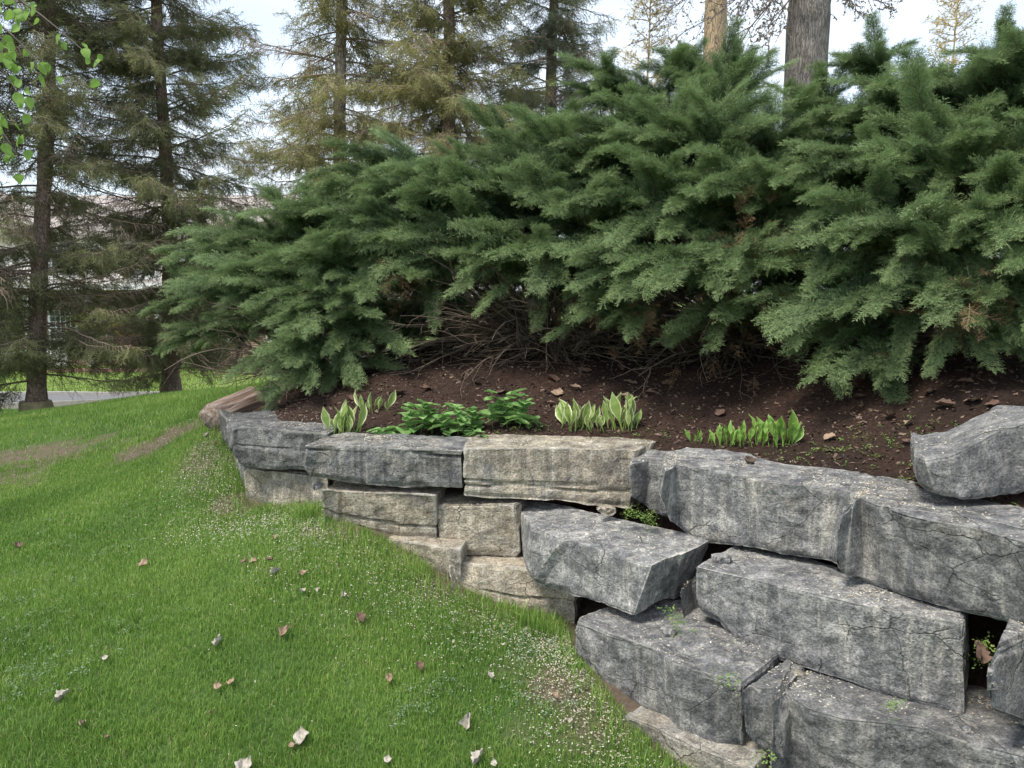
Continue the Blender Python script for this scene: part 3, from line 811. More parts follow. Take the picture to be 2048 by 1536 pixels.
def plume_mesh(seed):
    """one feathery bough along +Y, about 1 unit long: woody axis that rises and nods, dense sprays to both sides and above"""
    r = np.random.default_rng(seed); m = 9
    t = np.linspace(0, 1, m); k = r.uniform(.8, 1.3)
    ax = np.column_stack([.05 * np.sin(t * 3 + seed), t, k * (.26 * t - .46 * t * t)])
    wood = MB(); wood.tube(ax[:-1], np.linspace(.011, .004, m - 1), 4, cap=False)
    n = 120
    f = .10 + .9 * (np.arange(n) + r.random(n)) / n
    pp = np.column_stack([np.interp(f, t, ax[:, a]) for a in range(3)])
    tg = norm(np.gradient(ax, axis=0)); tv = norm(np.column_stack([np.interp(f, t, tg[:, a]) for a in range(3)]))
    s1 = norm(np.cross(tv, [0, 0, 1.0])); s2 = np.cross(s1, tv)
    ph = np.where(np.arange(n) % 2, 0, math.pi) + r.normal(0, .42, n)
    th = np.radians(56 - 32 * f + r.normal(0, 9, n))[:, None]
    rad = s1 * np.cos(ph)[:, None] + s2 * (np.abs(np.sin(ph)) * np.where(r.random(n) < .8, 1, -1))[:, None]
    dd = tv * np.cos(th) + rad * np.sin(th)
    scl = r.uniform(.13, .25, n) * (1.2 - .5 * f)
    V, T, tip, rn = bake("", JSPRAY, pp, frames(dd, roll=r.normal(0, .28, n)), scl, r.integers(0, len(JSPRAY), n), raw=True)
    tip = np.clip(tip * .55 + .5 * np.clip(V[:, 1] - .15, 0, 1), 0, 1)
    wv = np.vstack(wood.v); wq = np.vstack(wood.q)
    me = mesh_from("bough", np.vstack([V, wv]), [T, wq + len(V)], {"tip": np.concatenate([tip, np.zeros(len(wv))]), "rnd": np.concatenate([rn, np.zeros(len(wv))])}, smooth=False)
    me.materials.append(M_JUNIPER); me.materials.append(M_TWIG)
    mi = np.zeros(len(me.polygons), np.int32); mi[len(T):] = 1
    me.polygons.foreach_set("material_index", mi)
    return me
PLUMES = [plume_mesh(s) for s in range(10)]

def place(o, p, R, s):
    M = Matrix(R.tolist()).to_4x4() @ Matrix.Scale(s, 4)
    o.matrix_basis = Matrix.Translation(Vector(p)) @ M

for key, sh in SHRUBS.items():
    r = np.random.default_rng(ord(key))
    base = np.array(sh["base"]); base[2] = bed_z([base[:2]])[0] - .03
    root = empty("juniper_shrub", base, sh["label"], "shrub", "junipers massed along the garden bed")
    wood = MB(); cnt = 0
    for li, (px, py, d, rw, rh) in enumerate(sh["lobes"]):
        c = P(px, py, d)
        mid = base + (c - base) * .5 + np.array([0, 0, .25]) * np.linalg.norm(c - base) * .25 * (1 if c[2] > base[2] + .6 else .1)
        t = np.linspace(0, 1, 8)[:, None]
        limb = (1 - t) ** 2 * base + 2 * t * (1 - t) * mid + t * t * c + r.normal(0, .02, (8, 3)) * np.sin(t * math.pi)
        wood.tube(limb - base, np.linspace(.026, .009, 8) * r.uniform(.7, 1.1), 6)
        npl = int(DENS * (rw / .5) * (rh / .3) ** .6 + 6)
        out0 = norm(c - base - np.array([0, 0, .3]))
        for _ in range(npl):
            q = norm(r.normal(size=3)) * r.random() ** .4
            q[1] = q[1] if r.random() < .3 else -abs(q[1])
            q[2] = q[2] if r.random() < .4 else abs(q[2])
            st = c + q * np.array([rw, rw * .75, rh * .75]) * .85
            dr = norm(out0 * .5 + norm(q * np.array([1, 1, .45])) * .75 + r.normal(0, .22, 3) + np.array([-.38, -.28, .06]))
            L = r.uniform(.55, 1.0) * (.6 + .4 * rw / .5)
            p0 = st - dr * L * .45
            if p0[2] < bed_z([p0[:2]])[0] + .08 or (p0 + dr * L)[2] < bed_z([(p0 + dr * L)[:2]])[0] + .12: continue
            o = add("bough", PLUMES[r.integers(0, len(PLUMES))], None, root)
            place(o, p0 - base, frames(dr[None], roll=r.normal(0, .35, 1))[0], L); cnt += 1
    # bare inner twigs low down under the skirts
    nlow = {"A": 70, "B": 200, "C": 130, "D": 110}.get(key, 40)
    for _ in range(nlow):
        az = r.uniform(math.pi * .92, math.pi * 2.08)
        dd = np.array([math.cos(az), math.sin(az) * .8, r.uniform(.02, .42)])
        p0 = base + np.array([r.normal(0, .12), r.normal(0, .08), r.uniform(.0, .18)])
        ln = r.uniform(.5, 1.35)
        w = wander(r, p0, dd, ln, 9, .13, .015)
        w[:, 2] = np.maximum(w[:, 2], bed_z(w[:, :2]) + .02)
        wood.tube(w - base, np.linspace(.011, .003, 9) * r.uniform(.5, 1.1), 4, cap=False)
        for _k in range(6):
            a = r.integers(3, 8)
            sub = wander(r, w[a], norm(w[a] - w[a - 1]) + r.normal(0, .55, 3), r.uniform(.12, .42), 6, .2, .03)
            sub[:, 2] = np.maximum(sub[:, 2], bed_z(sub[:, :2]) + .015)
            wood.tube(sub - base, np.linspace(.0038, .0016, 6), 3, cap=False)
    add("woody_stem", wood.mesh("woody_stem"), M_TWIG, root)
    # withered brown sprays inside the skirts
    nd = {"A": 14, "B": 40, "C": 60, "D": 60}.get(key, 20)
    lob = np.array([P(*l_[:3]) for l_ in sh["lobes"] if l_[1] > 420] or [base])
    dp = lob[r.integers(0, len(lob), nd)] + r.normal(0, .16, (nd, 3)) + np.array([0, -.12, -.14])
    dp[:, 2] = np.maximum(dp[:, 2], bed_z(dp[:, :2]) + .12)
    ex = [P(*e) for e in {"C": [(1490,470,5.3),(1515,455,5.35),(1545,480,5.2),(1285,635,5.3),(1470,500,5.3)], "D": [(1945,600,4.1),(1960,640,4.1),(1620,640,4.9)], "B": [(1210,590,5.7),(790,560,6.0)]}.get(key, [])]
    if ex:
        dp = np.vstack([dp] + [e + r.normal(0, .07, (9, 3)) for e in ex]); nd = len(dp)
    me = bake("withered_spray", JSPRAY, dp - base, frames(norm(r.normal(size=(nd, 3)) + np.array([0, -.4, -.6]))), r.uniform(.12, .2, nd), r.integers(0, 7, nd))
    add("withered_spray", me, M_JDEAD, root, kind="stuff")

# ------------------------------------------------------------------ spruces
def bark(name, c1, c2, c3, sc=9.0, vert=0.25):
    m, n, l, b = new_mat(name)
    b.inputs["Roughness"].default_value = 0.92
    pos = n.new("ShaderNodeTexCoord").outputs["Object"]
    mv = mapping(n, l, pos, (1, 1, vert))
    a = noise_node(n, l, mv, sc * 2.2, 8, .7, .8).outputs["Fac"]
    v = n.new("ShaderNodeTexVoronoi"); v.feature = 'DISTANCE_TO_EDGE'; v.inputs["Scale"].default_value = sc * 1.6
    l.new(mixrgb(n, l, .08, mv, noise_node(n, l, mv, sc, 4).outputs["Color"]), v.inputs["Vector"])
    r = ramp(n, [(.25, c1), (.5, c2), (.75, c3)]); l.new(a, r.inputs["Fac"])
    vr = ramp(n, [(0, (.45, .45, .45)), (.12, (1.08, 1.08, 1.08))]); l.new(v.outputs["Distance"], vr.inputs["Fac"])
    l.new(mixrgb(n, l, 1, r.outputs["Color"], vr.outputs["Color"], 'MULTIPLY'), b.inputs["Base Color"])
    h = math_node(n, l, 'ADD', math_node(n, l, 'MULTIPLY', a, .8), math_node(n, l, 'MULTIPLY', vr.outputs["Color"], .5))
    bump(n, l, b, h, .9, .03)
    return m
M_SPBARK = bark("spruce_bark", (.2, .14, .115), (.38, .27, .22), (.55, .43, .36), 14, .6)
M_SPBARK2 = bark("grey_spruce_bark", (.24, .2, .17), (.43, .365, .31), (.6, .52, .44), 12, .5)
M_SPRUCE = [leaf_mat("spruce_needles_olive", [(0.2, (0.16, 0.16, 0.075)), (0.5, (0.3, 0.3, 0.135)), (0.8, (0.44, 0.42, 0.19))], (0.5, 0.48, 0.22), .4, .35),
            leaf_mat("spruce_needles_green", [(0.2, (0.115, 0.135, 0.075)), (0.5, (0.23, 0.25, 0.125)), (0.8, (0.34, 0.34, 0.17))], (0.4, 0.4, 0.19), .4, .35),
            leaf_mat("spruce_needles_bluish", [(0.2, (0.13, 0.155, 0.11)), (0.5, (0.24, 0.28, 0.19)), (0.8, (0.36, 0.38, 0.23))], (0.46, 0.48, 0.32), .4, .3)]
M_DEADTWIG = plain_mat("dead_spruce_twig", (0.38, 0.3, 0.225), 0.9, (0.22, 0.165, 0.125), 20)

def trunk_mesh(pts, rad, sides=22, amp=.012, seed=0, knots=()):
    mb = MB(); pts = resample(np.column_stack([pts, rad]), 90)
    mb.tube(pts[:, :3], pts[:, 3], sides)
    V = np.vstack(mb.v)
    c = np.column_stack([np.interp(V[:, 2], pts[:, 2], pts[:, a]) for a in range(2)])
    o = V[:, :2] - c; on = norm(o)
    nz = fbm(V * np.array([14, 14, 3]), 3, seed) * amp
    for (z, ang, s, h) in knots:
        a = np.arctan2(o[:, 1], o[:, 0]); da = (a - ang + math.pi) % (2 * math.pi) - math.pi
        nz += h * np.exp(-((V[:, 2] - z) / s) ** 2 - (da * np.linalg.norm(o, axis=1) / s) ** 2)
    V[:, :2] += on * nz[:, None]
    return V, [np.vstack(mb.q), np.vstack(mb.t)]

def spruce_branch(L, droop, dead, seed, dens=1.0):
    """one branch growing along +Y from the trunk, drooping and lifting at the end, with hanging branchlets; needles on the living ones"""
    r = np.random.default_rng(seed); m = 12; t = np.linspace(0, 1, m)
    br = np.column_stack([.03 * L * np.sin(t * 4 + seed), L * t, L * (-droop * t ** 1.6 + droop * .6 * t ** 4)]) + r.normal(0, .012, (m, 3)) * t[:, None]
    wood = MB(); wood.tube(br, np.linspace(.020, .004, m) * (.45 + .25 * L), 4, cap=False)
    pos, dirs, scl = [], [], []
    ntw = int(L / .047)
    for q in range(ntw):
        ft = .12 + .88 * (q + r.random()) / ntw
        b0 = np.array([np.interp(ft, t, br[:, c]) for c in range(3)])
        sg = 1 if q % 2 else -1
        tl = r.uniform(.2, .52) * (1.15 - .7 * ft) * (.55 + .2 * L)
        td = norm(np.array([sg * r.uniform(.4, .95), r.uniform(.35, .8), r.uniform(-.75, .08) - droop * .4]))
        tw = wander(r, b0, td, tl, 4, .14, .10)
        wood.tube(tw, np.linspace(.0055, .002, 4), 3, cap=False)
        for _ in range(3 if dead else 1):
            s0 = tw[r.integers(1, 3)]
            wood.tube(wander(r, s0, td + r.normal(0, .6, 3), tl * .6, 3, .2, .1), np.linspace(.0032, .0014, 3), 3, cap=False)
        if dead or (ft < .15 and r.random() < .4): continue
        for u in range(max(2, int(round(6.0 * dens * tl / .35)))):
            pos.append(tw[0] + (tw[-1] - tw[0]) * (.05 + .85 * r.random()))
            dirs.append(norm(td + r.normal(0, .35, 3) + np.array([0, 0, -.1]))); scl.append(r.uniform(.15, .27))
    if not dead:
        for k in range(3): pos.append(br[-2 - k]); dirs.append(norm(br[-1] - br[-3])); scl.append(.24)
    wv = np.vstack(wood.v); wq = np.vstack(wood.q); A = {"tip": np.zeros(len(wv)), "rnd": np.zeros(len(wv))}
    if pos:
        pos, dirs, scl = np.array(pos), np.array(dirs), np.array(scl)
        V, T, tip, rn = bake("", STWIG, pos, frames(dirs, roll=r.normal(0, .6, len(pos))), scl, r.integers(0, len(STWIG), len(pos)), raw=True)
        me = mesh_from("branch", np.vstack([V, wv]), [T, wq + len(V)], {"tip": np.concatenate([tip, A["tip"]]), "rnd": np.concatenate([rn, A["rnd"]])}, smooth=False)
        mi = np.ones(len(me.polygons), np.int32); mi[:len(T)] = 0
    else:
        me = mesh_from("branch", wv, wq, A, smooth=False); mi = np.ones(len(me.polygons), np.int32)
    me.materials.append(M_SPRUCE[0]); me.materials.append(M_DEADTWIG)
    me.polygons.foreach_set("material_index", mi)
    return me
BLEN = [2.2, 1.65, 1.15, .7]
BRANCH = {(dr, i, dd): [spruce_branch(L, dr, dd, 100 + 31 * i + 7 * k + (500 if dd else 0) + int(dr * 100)) for k in range(2 if dd else 3)] for dr in (.28, .45) for i, L in enumerate(BLEN) for dd in (False, True)}

def spruce(px_lo, py_lo, Y, px_hi, height, r0, label, mat, seed, first=.6, blen=2.2, droop=.28, dead=.35, barkm=M_SPBARK, whorl=.27, collar=False, z_base=None, nbr=(4, 7), stubs=60):
    r = np.random.default_rng(seed)
    b0 = P(px_lo, py_lo, Y)
    if z_base is not None: b0[2] = z_base
    b0[2] = min(b0[2], lawn_z([b0[:2]])[0]) - .05
    topx = P(px_hi, 10, Y)
    slope = (topx[0] - b0[0]) / (topx[2] - b0[2])
    zz = np.linspace(0, height, 30)
    tp = np.column_stack([slope * zz + .03 * np.sin(zz * .9 + seed), .03 * np.cos(zz * .7 + seed), zz])
    rad = r0 * (1 - zz / height) ** .85 + .012
    rad = rad * (1 + .45 * np.exp(-zz / .22))
    root = empty("spruce_tree", b0, label, "tree", "spruces between the lawn and the road")
    V, F = trunk_mesh(tp, rad, 16, .010, seed, [(r.uniform(.3, 4.5), r.uniform(-3.1, 0), .035, .02) for _ in range(26)])
    add("trunk", mesh_from("trunk", V, F), barkm, root)
    z = first; cnt = 0
    while z < height - .3:
        nb = r.integers(*nbr); a0 = r.uniform(0, 6.28)
        for k in range(nb):
            a = a0 + k * 6.283 / nb + r.normal(0, .25); zz_ = z + r.normal(0, .1); f = zz_ / height
            L = blen * max(0, 1 - f) ** .7 * r.uniform(.6, 1.1) * (.75 if zz_ < first + .6 else 1)
            if L < .25: continue
            li = int(np.argmin([abs(L - x) for x in BLEN]))
            dd = r.random() < dead * (1.25 - 1.2 * f)
            ms = BRANCH[(droop, li, bool(dd))]
            o = add("branch", ms[r.integers(0, len(ms))], None, root)
            o.material_slots[0].link = 'OBJECT'; o.material_slots[0].material = mat
            el = math.radians(r.uniform(-6, 22)) * (1 + f)
            d0 = np.array([[math.cos(a) * math.cos(el), math.sin(a) * math.cos(el), math.sin(el)]])
            place(o, (np.interp(zz_, tp[:, 2], tp[:, 0]), np.interp(zz_, tp[:, 2], tp[:, 1]), zz_), frames(d0, roll=r.normal(0, .2, 1))[0], L / BLEN[li]); cnt += 1
        z += whorl * r.uniform(.7, 1.2)
    for _ in range(stubs):      # short shaggy growth along the trunk
        zz_ = r.uniform(first, 7.5); a = r.uniform(math.pi * .95, math.pi * 2.05); ms = BRANCH[(droop, 3, bool(r.random() < .3))]
        o = add("branch", ms[r.integers(0, len(ms))], None, root)
        o.material_slots[0].link = 'OBJECT'; o.material_slots[0].material = mat
        place(o, (np.interp(zz_, tp[:, 2], tp[:, 0]), np.interp(zz_, tp[:, 2], tp[:, 1]), zz_), frames(np.array([[math.cos(a), math.sin(a), r.uniform(-.5, .2)]]))[0], r.uniform(.5, 1.1))
    if collar:
        cz = np.linspace(0, .26, 6); mb = MB()
        mb.tube(np.column_stack([0 * cz - .02, 0 * cz, cz]), [.27, .255, .245, .24, .235, .22], 20)
        V = np.vstack(mb.v); V[:, :2] *= (1 + .06 * fbm(V * 6, 2, 4))[:, None]
        add("pale_trunk_base", mesh_from("pale_trunk_base", V, [np.vstack(mb.q), np.vstack(mb.t)]), plain_mat("bare_weathered_wood", (.52, .44, .27), .9, (.33, .28, .16), 9, .5, 30), root,
            label="pale mossy flared foot of the trunk")
    return root
spruce(75, 828, 12.0, 96, 11.0, .125, "spruce with a bare reddish trunk and pale flared foot by the road", M_SPRUCE[1], 3, first=.75, blen=2.4, dead=.42, collar=True, stubs=10)
spruce(345, 789, 13.0, 318, 12.0, .12, "dense dark spruce standing next beyond the bare-trunked spruce", M_SPRUCE[1], 5, first=.55, blen=2.4, dead=.2, whorl=.21)
spruce(684, 760, 12.5, 684, 12.5, .12, "grey-trunked spruce with hanging twigs behind the low spreading juniper", M_SPRUCE[0], 7, first=1.4, blen=2.2, droop=.45, dead=.4, barkm=M_SPBARK2, z_base=.5, stubs=14)
spruce(905, 760, 12.0, 893, 12.0, .12, "olive spruce with a shaggy trunk behind the arching juniper", M_SPRUCE[0], 9, first=1.5, blen=2.1, dead=.28, z_base=.5, whorl=.22)
spruce(1085, 760, 13.5, 1110, 12.0, .13, "pale bluish spruce standing over the junipers", M_SPRUCE[2], 12, first=3.2, blen=1.85, dead=.22, z_base=.5)
spruce(-150, 840, 11.0, -170, 10.0, .15, "spruce whose branches reach in from beyond the bare-trunked spruce", M_SPRUCE[1], 15, first=.5, blen=2.2, dead=.3)

# ------------------------------------------------------------------ tall bare-trunked trees behind the hedge
M_BARK_GREY = bark("grey_furrowed_bark", (.11, .098, .088), (.22, .2, .18), (.36, .33, .3), 24, .14)
M_BARK_SUN_TINTED = bark("sun_tinted_furrowed_bark", (.3, .22, .14), (.52, .39, .25), (.7, .55, .37), 24, .14)  # warmer, lighter version of the grey bark; low sunlight put into the colour
M_BUDTWIG = plain_mat("budding_twig", (0.17, 0.14, 0.125), 0.85, (0.11, 0.09, 0.08), 20)

def bare_twigs(wood, r, p0, d, ln, depth, rad, bud, sag=.05):
    w = wander(r, p0, d, ln, 7, .16, sag)
    wood.tube(w, np.linspace(rad, rad * .35, 7), 4 if rad > .006 else 3, cap=False)
    if depth == 0:
        for q in w[1:]:
            if r.random() < .8: bud.append(q + r.normal(0, .006, 3))
        return
    for k in range(1, 7):
        for _ in range(1 if r.random() < .7 else 2):
            e = norm(norm(w[k] - w[k - 1]) + r.normal(0, .55, 3))
            bare_twigs(wood, r, w[k], e, ln * r.uniform(.35, .6), depth - 1, rad * .5, bud, sag)

def bud_variant(seed):
    r = np.random.default_rng(seed); mb = MB()
    for _ in range(3):
        d = norm(r.normal(size=3)); s = norm(np.cross(d, r.normal(size=3)))
        mb.put([-s * .35, s * .35, d + s * .25, d - s * .25], None, [(0, 1, 2), (0, 2, 3)], [0, 0, 1, 1])
    return np.vstack(mb.v), np.vstack(mb.t), np.concatenate(mb.a)
BUDS = [bud_variant(s) for s in range(4)]
M_BUD = leaf_mat("swelling_buds", [(0.3, (0.2, 0.16, 0.14)), (0.7, (0.3, 0.27, 0.2))], None, transl=.2)

def tall_tree(name, px, py, Y, wpx, height, lean, label, mat, seed, twigs, knots):
    r = np.random.default_rng(seed)
    c = P(px, py, Y)
    zb = lawn_z([c[:2]])[0] - .05
    base = np.array([c[0] - lean * (c[2] - zb), c[1], zb])
    rad0 = wpx * Y / FPX / 2
    zz = np.linspace(0, height, 40)
    tp = np.column_stack([lean * zz, 0 * zz, zz])
    rad = rad0 * (1.12 - .05 * zz / 2.0) * (1 + .5 * np.exp(-zz / .4))
    rad = np.maximum(rad, .05)
    root = empty(name, base, label, "tree")
    V, F = trunk_mesh(tp, rad, 40, .012, seed, [(P(kx, ky, Y)[2] - zb, ka, ks, kh) for (kx, ky, ka, ks, kh) in knots])
    add("trunk", mesh_from("trunk", V, F), mat, root)
    wood = MB(); buds = []
    for k in range(7):
        z0 = height * r.uniform(.62, .97); a = r.uniform(0, 6.28)
        bare_twigs(wood, r, np.array([lean * z0, 0, z0]), np.array([math.cos(a), math.sin(a), .6]), r.uniform(1.5, 2.6), 2, .05, buds)
    for (x0, y0, x1, y1, dy) in twigs:
        p0 = P(x0, y0, Y) - base; p1 = P(x1, y1, Y + dy) - base
        ln = np.linalg.norm(p1 - p0)
        bare_twigs(wood, r, p0, p1 - p0, ln, 2, .014, buds, .02)
    add("branchwork", wood.mesh("branchwork"), M_BUDTWIG, root)
    buds = np.array(buds)
    add("bud", bake("bud", BUDS, buds, frames(r.normal(size=(len(buds), 3))), r.uniform(.012, .03, len(buds)), r.integers(0, 4, len(buds))), M_BUD, root, kind="stuff")
tall_tree("hardwood_tree", 1613, 120, 10.5, 76, 11, .012, "tall hardwood with a thick knotty grey trunk rising behind the hedge", M_BARK_GREY, 41,
          [(1600,-60,1480,60,-.6),(1590,-90,1440,20,-.3),(1590,-40,1520,90,-.8),(1640,-60,1710,20,-.4),(1600,-20,1500,40,-.2)],
          [(1613,30,-1.7,.09,.05),(1612,85,-1.2,.06,.04),(1605,125,-1.75,.08,.045),(1640,40,-1.0,.06,.05),(1625,150,-1.4,.07,.03)])
tall_tree("sun_tinted_tree", 1430, 80, 15.0, 44, 12, .0, "tall straight tree with a sunlit tan trunk beyond the knotty hardwood", M_BARK_SUN_TINTED, 43,
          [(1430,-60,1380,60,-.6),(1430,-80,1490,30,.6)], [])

# young trees behind the hedge; low sunlight painted into their golden leaf colour
M_SUN_TINTED_LEAF = leaf_mat("sun_tinted_sparse_foliage", [(0.3, (0.46, 0.37, 0.1)), (0.7, (0.62, 0.52, 0.18))], None, transl=.35)
M_GOLDWOOD = plain_mat("pale_young_bark", (.5, .39, .24), .85, (.38, .3, .18), 12)
def wisp(seed):
    r = np.random.default_rng(seed); mb = MB()
    for _ in range(7):
        p0 = np.array([0, r.uniform(0, .6), 0]); d = norm(np.array([r.normal(0, .6), r.uniform(.3, 1), r.normal(0, .6)]))
        tri_cord(mb, p0, p0 + d * r.uniform(.3, .5), .05, norm(r.normal(size=3)), 0, 1)
    return np.vstack(mb.v), np.vstack(mb.t), np.concatenate(mb.a)
WISP = [wisp(s) for s in range(4)]
def young_tree(px, Y, top_py, spread, label, seed, first=2.0):
    r = np.random.default_rng(seed)
    t = P(px, top_py, Y); zb = lawn_z([t[:2]])[0] - .05
    base = np.array([t[0], t[1], zb]); h = t[2] - zb
    root = empty("young_tree", base, label, "tree", "young sparse trees beyond the hedge")
    mb = MB(); zz = np.linspace(0, h, 20)
    mb.tube(np.column_stack([.03 * np.sin(zz), .02 * np.cos(zz * 1.3), zz]), np.linspace(.05, .008, 20), 8)
    add("trunk", mb.mesh("trunk"), M_GOLDWOOD, root)
    wood = MB(); pos, dirs = [], []
    z = first
    while z < h - .1:
        for k in range(3):
            a = r.uniform(0, 6.28); L = spread * (1 - (z - first) / (h - first) * .75) * r.uniform(.6, 1.1)
            w = wander(r, [.03 * math.sin(z), 0, z], np.array([math.cos(a), math.sin(a), .35]), L, 8, .12, -.02)
            wood.tube(w, np.linspace(.012, .003, 8), 4, cap=False)
            for q in range(2, 8):
                for _ in range(2):
                    s = wander(r, w[q], norm(w[q] - w[q - 1]) + r.normal(0, .6, 3), .22 * r.uniform(.6, 1.2), 4, .2)
                    wood.tube(s, [.0035, .003, .0025, .0015], 3, cap=False)
                    for u in s[1:]:
                        if r.random() < .5:
                            pos.append(u); dirs.append(r.normal(size=3) + [0, 0, .4])
        z += .16 * r.uniform(.7, 1.3)
    add("branchwork", wood.mesh("branchwork"), M_GOLDWOOD, root)
    pos, dirs = np.array(pos), np.array(dirs)
    add("foliage", bake("foliage", WISP, pos, frames(dirs), r.uniform(.08, .16, len(pos)), r.integers(0, 4, len(pos))), M_SUN_TINTED_LEAF, root, kind="stuff")
young_tree(1300, 16.0, -140, 1.05, "slim golden young tree between the bluish spruce and the tan trunk", 51, 3.2)
young_tree(1915, 15.5, -60, .95, "golden young tree rising behind the broad bright green juniper", 53, 3.4)

# ------------------------------------------------------------------ branch of fresh leaves from a tree outside the lawn
M_FRESH = leaf_mat("fresh_spring_leaf", [(0.3, (0.2, 0.36, 0.07)), (0.7, (0.3, 0.46, 0.11))], None, transl=.45, rnd=False, world_scale=9)
def broad_leaf(name, L, W, cup=.15, tipdroop=.2, heart=0.0, n=8, seg=4, margin=True):
    """a real leaf blade lying along +Y with a folded midrib; attribute tip = 0 at the midrib to 1 at the margin"""
    V, A = [], []
    for i in range(n + 1):
        t = i / n
        w = W * (math.sin(math.pi * min(1, t ** .75)) ** .8) * (1 - .25 * t) + 1e-4
        for j in range(-seg, seg + 1):
            s = j / seg
            y = L * t - heart * W * (1 - t) ** 3 * abs(s)
            V.append((w * s, y, cup * W * abs(s) ** 1.4 - tipdroop * L * t * t)); A.append(abs(s))
    k = 2 * seg + 1
    Q = [(i * k + j, i * k + j + 1, (i + 1) * k + j + 1, (i + 1) * k + j) for i in range(n) for j in range(2 * seg)]
    return mesh_from(name, V, np.array(Q), {"tip": A})
birch_base = np.array([-4.6, 4.9, lawn_z([[-4.6, 4.9]])[0] - .05])
birch = empty("birch_tree", birch_base, "tree with fresh bright green leaves on drooping twigs above the lawn", "tree")
mb = MB(); zz = np.linspace(0, 7, 24)
mb.tube(np.column_stack([.05 * np.sin(zz), .04 * np.cos(zz), zz]), np.linspace(.14, .03, 24), 14)
add("trunk", mb.mesh("trunk"), plain_mat("pale_birch_bark", (.5, .48, .44), .8, (.22, .2, .18), 7, .5), birch)
wood = MB(); r = np.random.default_rng(77); leaf_at = []
p_root = np.array([0, 0, 3.6])
for (x0, y0, x1, y1, Y) in [(-160,-120,60,40,4.9),(-160,-60,30,150,4.8),(-140,0,95,145,4.9),(-160,-80,200,132,5.1),(-120,60,60,222,4.8),(-140,120,20,300,4.7),(-160,20,35,110,5.0),(-160,-120,55,10,5.1),(-100,200,40,320,4.8)]:
    a, b_ = P(x0, y0, Y) - birch_base, P(x1, y1, Y) - birch_base
    t = np.linspace(0, 1, 10)[:, None]
    w = a + (b_ - a) * t + np.array([0, 0, .12]) * np.sin(t * math.pi)
    wood.tube(np.vstack([p_root + (a - p_root) * s for s in (0, .4, .8)] + [w]), np.linspace(.016, .002, 13), 4, cap=False)
    for k in range(4, 10):
        for _ in range(2 if k < 8 else 3):
            leaf_at.append(w[k] + r.normal(0, .05, 3))
add("branchwork", wood.mesh("branchwork"), M_BUDTWIG, birch)
lm = [broad_leaf("leaf", .062, .026, .2, .25), broad_leaf("leaf", .052, .024, .35, .1), broad_leaf("leaf", .07, .029, .1, .4)]
for q, p_ in enumerate(leaf_at):
    o = add("leaf", lm[q % 3], M_FRESH, birch, loc=p_)
    o.rotation_euler = (r.uniform(-1.9, -.5), r.normal(0, .5), r.uniform(0, 6.28))
    s = r.uniform(.8, 1.25); o.scale = (s, s, s)

# ------------------------------------------------------------------ houses
def brick_mat(name="red_brick"):
    m, n, l, b = new_mat(name)
    b.inputs["Roughness"].default_value = .9
    t = n.new("ShaderNodeTexCoord").outputs["Object"]
    br = n.new("ShaderNodeTexBrick")
    l.new(mapping(n, l, t, (1, 1, 1), (0, 0, 0), (math.radians(90), 0, 0)), br.inputs["Vector"])
    br.inputs["Color1"].default_value = (.2, .085, .06, 1); br.inputs["Color2"].default_value = (.28, .14, .1, 1); br.inputs["Mortar"].default_value = (.5, .46, .42, 1)
    br.inputs["Scale"].default_value = 4.0; br.inputs["Mortar Size"].default_value = .03; br.inputs["Brick Width"].default_value = .9; br.inputs["Row Height"].default_value = .3
    l.new(br.outputs["Color"], b.inputs["Base Color"])
    return m
M_BRICK = brick_mat()
M_SIDING = plain_mat("pale_siding", (.8, .74, .7), .7, (.72, .66, .63), 2)
M_WHITE = plain_mat("white_paint", (.78, .78, .76), .5, (.7, .7, .69), 3)
M_ROOF = plain_mat("roof_shingle", (.3, .265, .25), .9, (.42, .37, .35), 12, .4)
M_GLASS = None
def glass_mat():
    m, n, l, b = new_mat("window_glass")
    b.inputs["Base Color"].default_value = (.05, .06, .07, 1); b.inputs["Roughness"].default_value = .06
    b.inputs["Specular IOR Level"].default_value = .8
    return m
M_GLASS = glass_mat()

def bx(lo, hi, name, mat, parent, label=None):
    mb = MB(); mb.box(lo, hi)
    return add(name, mb.mesh(name, smooth=False), mat, parent, label=label)

def house_window(parent, x, y, z, w, h, cols=4, rows=4, sgn=-1):
    f = .07; d = .06
    mb = MB()
    mb.box((x - f, y + sgn * d, z - f), (x, y + .02, z + h + f)); mb.box((x + w, y + sgn * d, z - f), (x + w + f, y + .02, z + h + f))
    mb.box((x, y + sgn * d, z - f), (x + w, y + .02, z)); mb.box((x, y + sgn * d, z + h), (x + w, y + .02, z + h + f))
    fr = add("window", mb.mesh("window", smooth=False), M_WHITE, parent)
    bx((x, y - .012, z), (x + w, y + .012, z + h), "pane", M_GLASS, fr)
    mu = MB()
    for c in range(1, cols): mu.box((x + w * c / cols - .012, y + sgn * .034, z), (x + w * c / cols + .012, y + sgn * .014, z + h))
    for c in range(1, rows): mu.box((x, y + sgn * .036, z + h * c / rows - .012), (x + w, y + sgn * .016, z + h * c / rows + .012))
    add("muntin", mu.mesh("muntin", smooth=False), M_WHITE, fr)
    bx((x - .12, y + sgn * .14, z - .14), (x + w + .12, y + .02, z - .075), "sill", M_WHITE, fr)

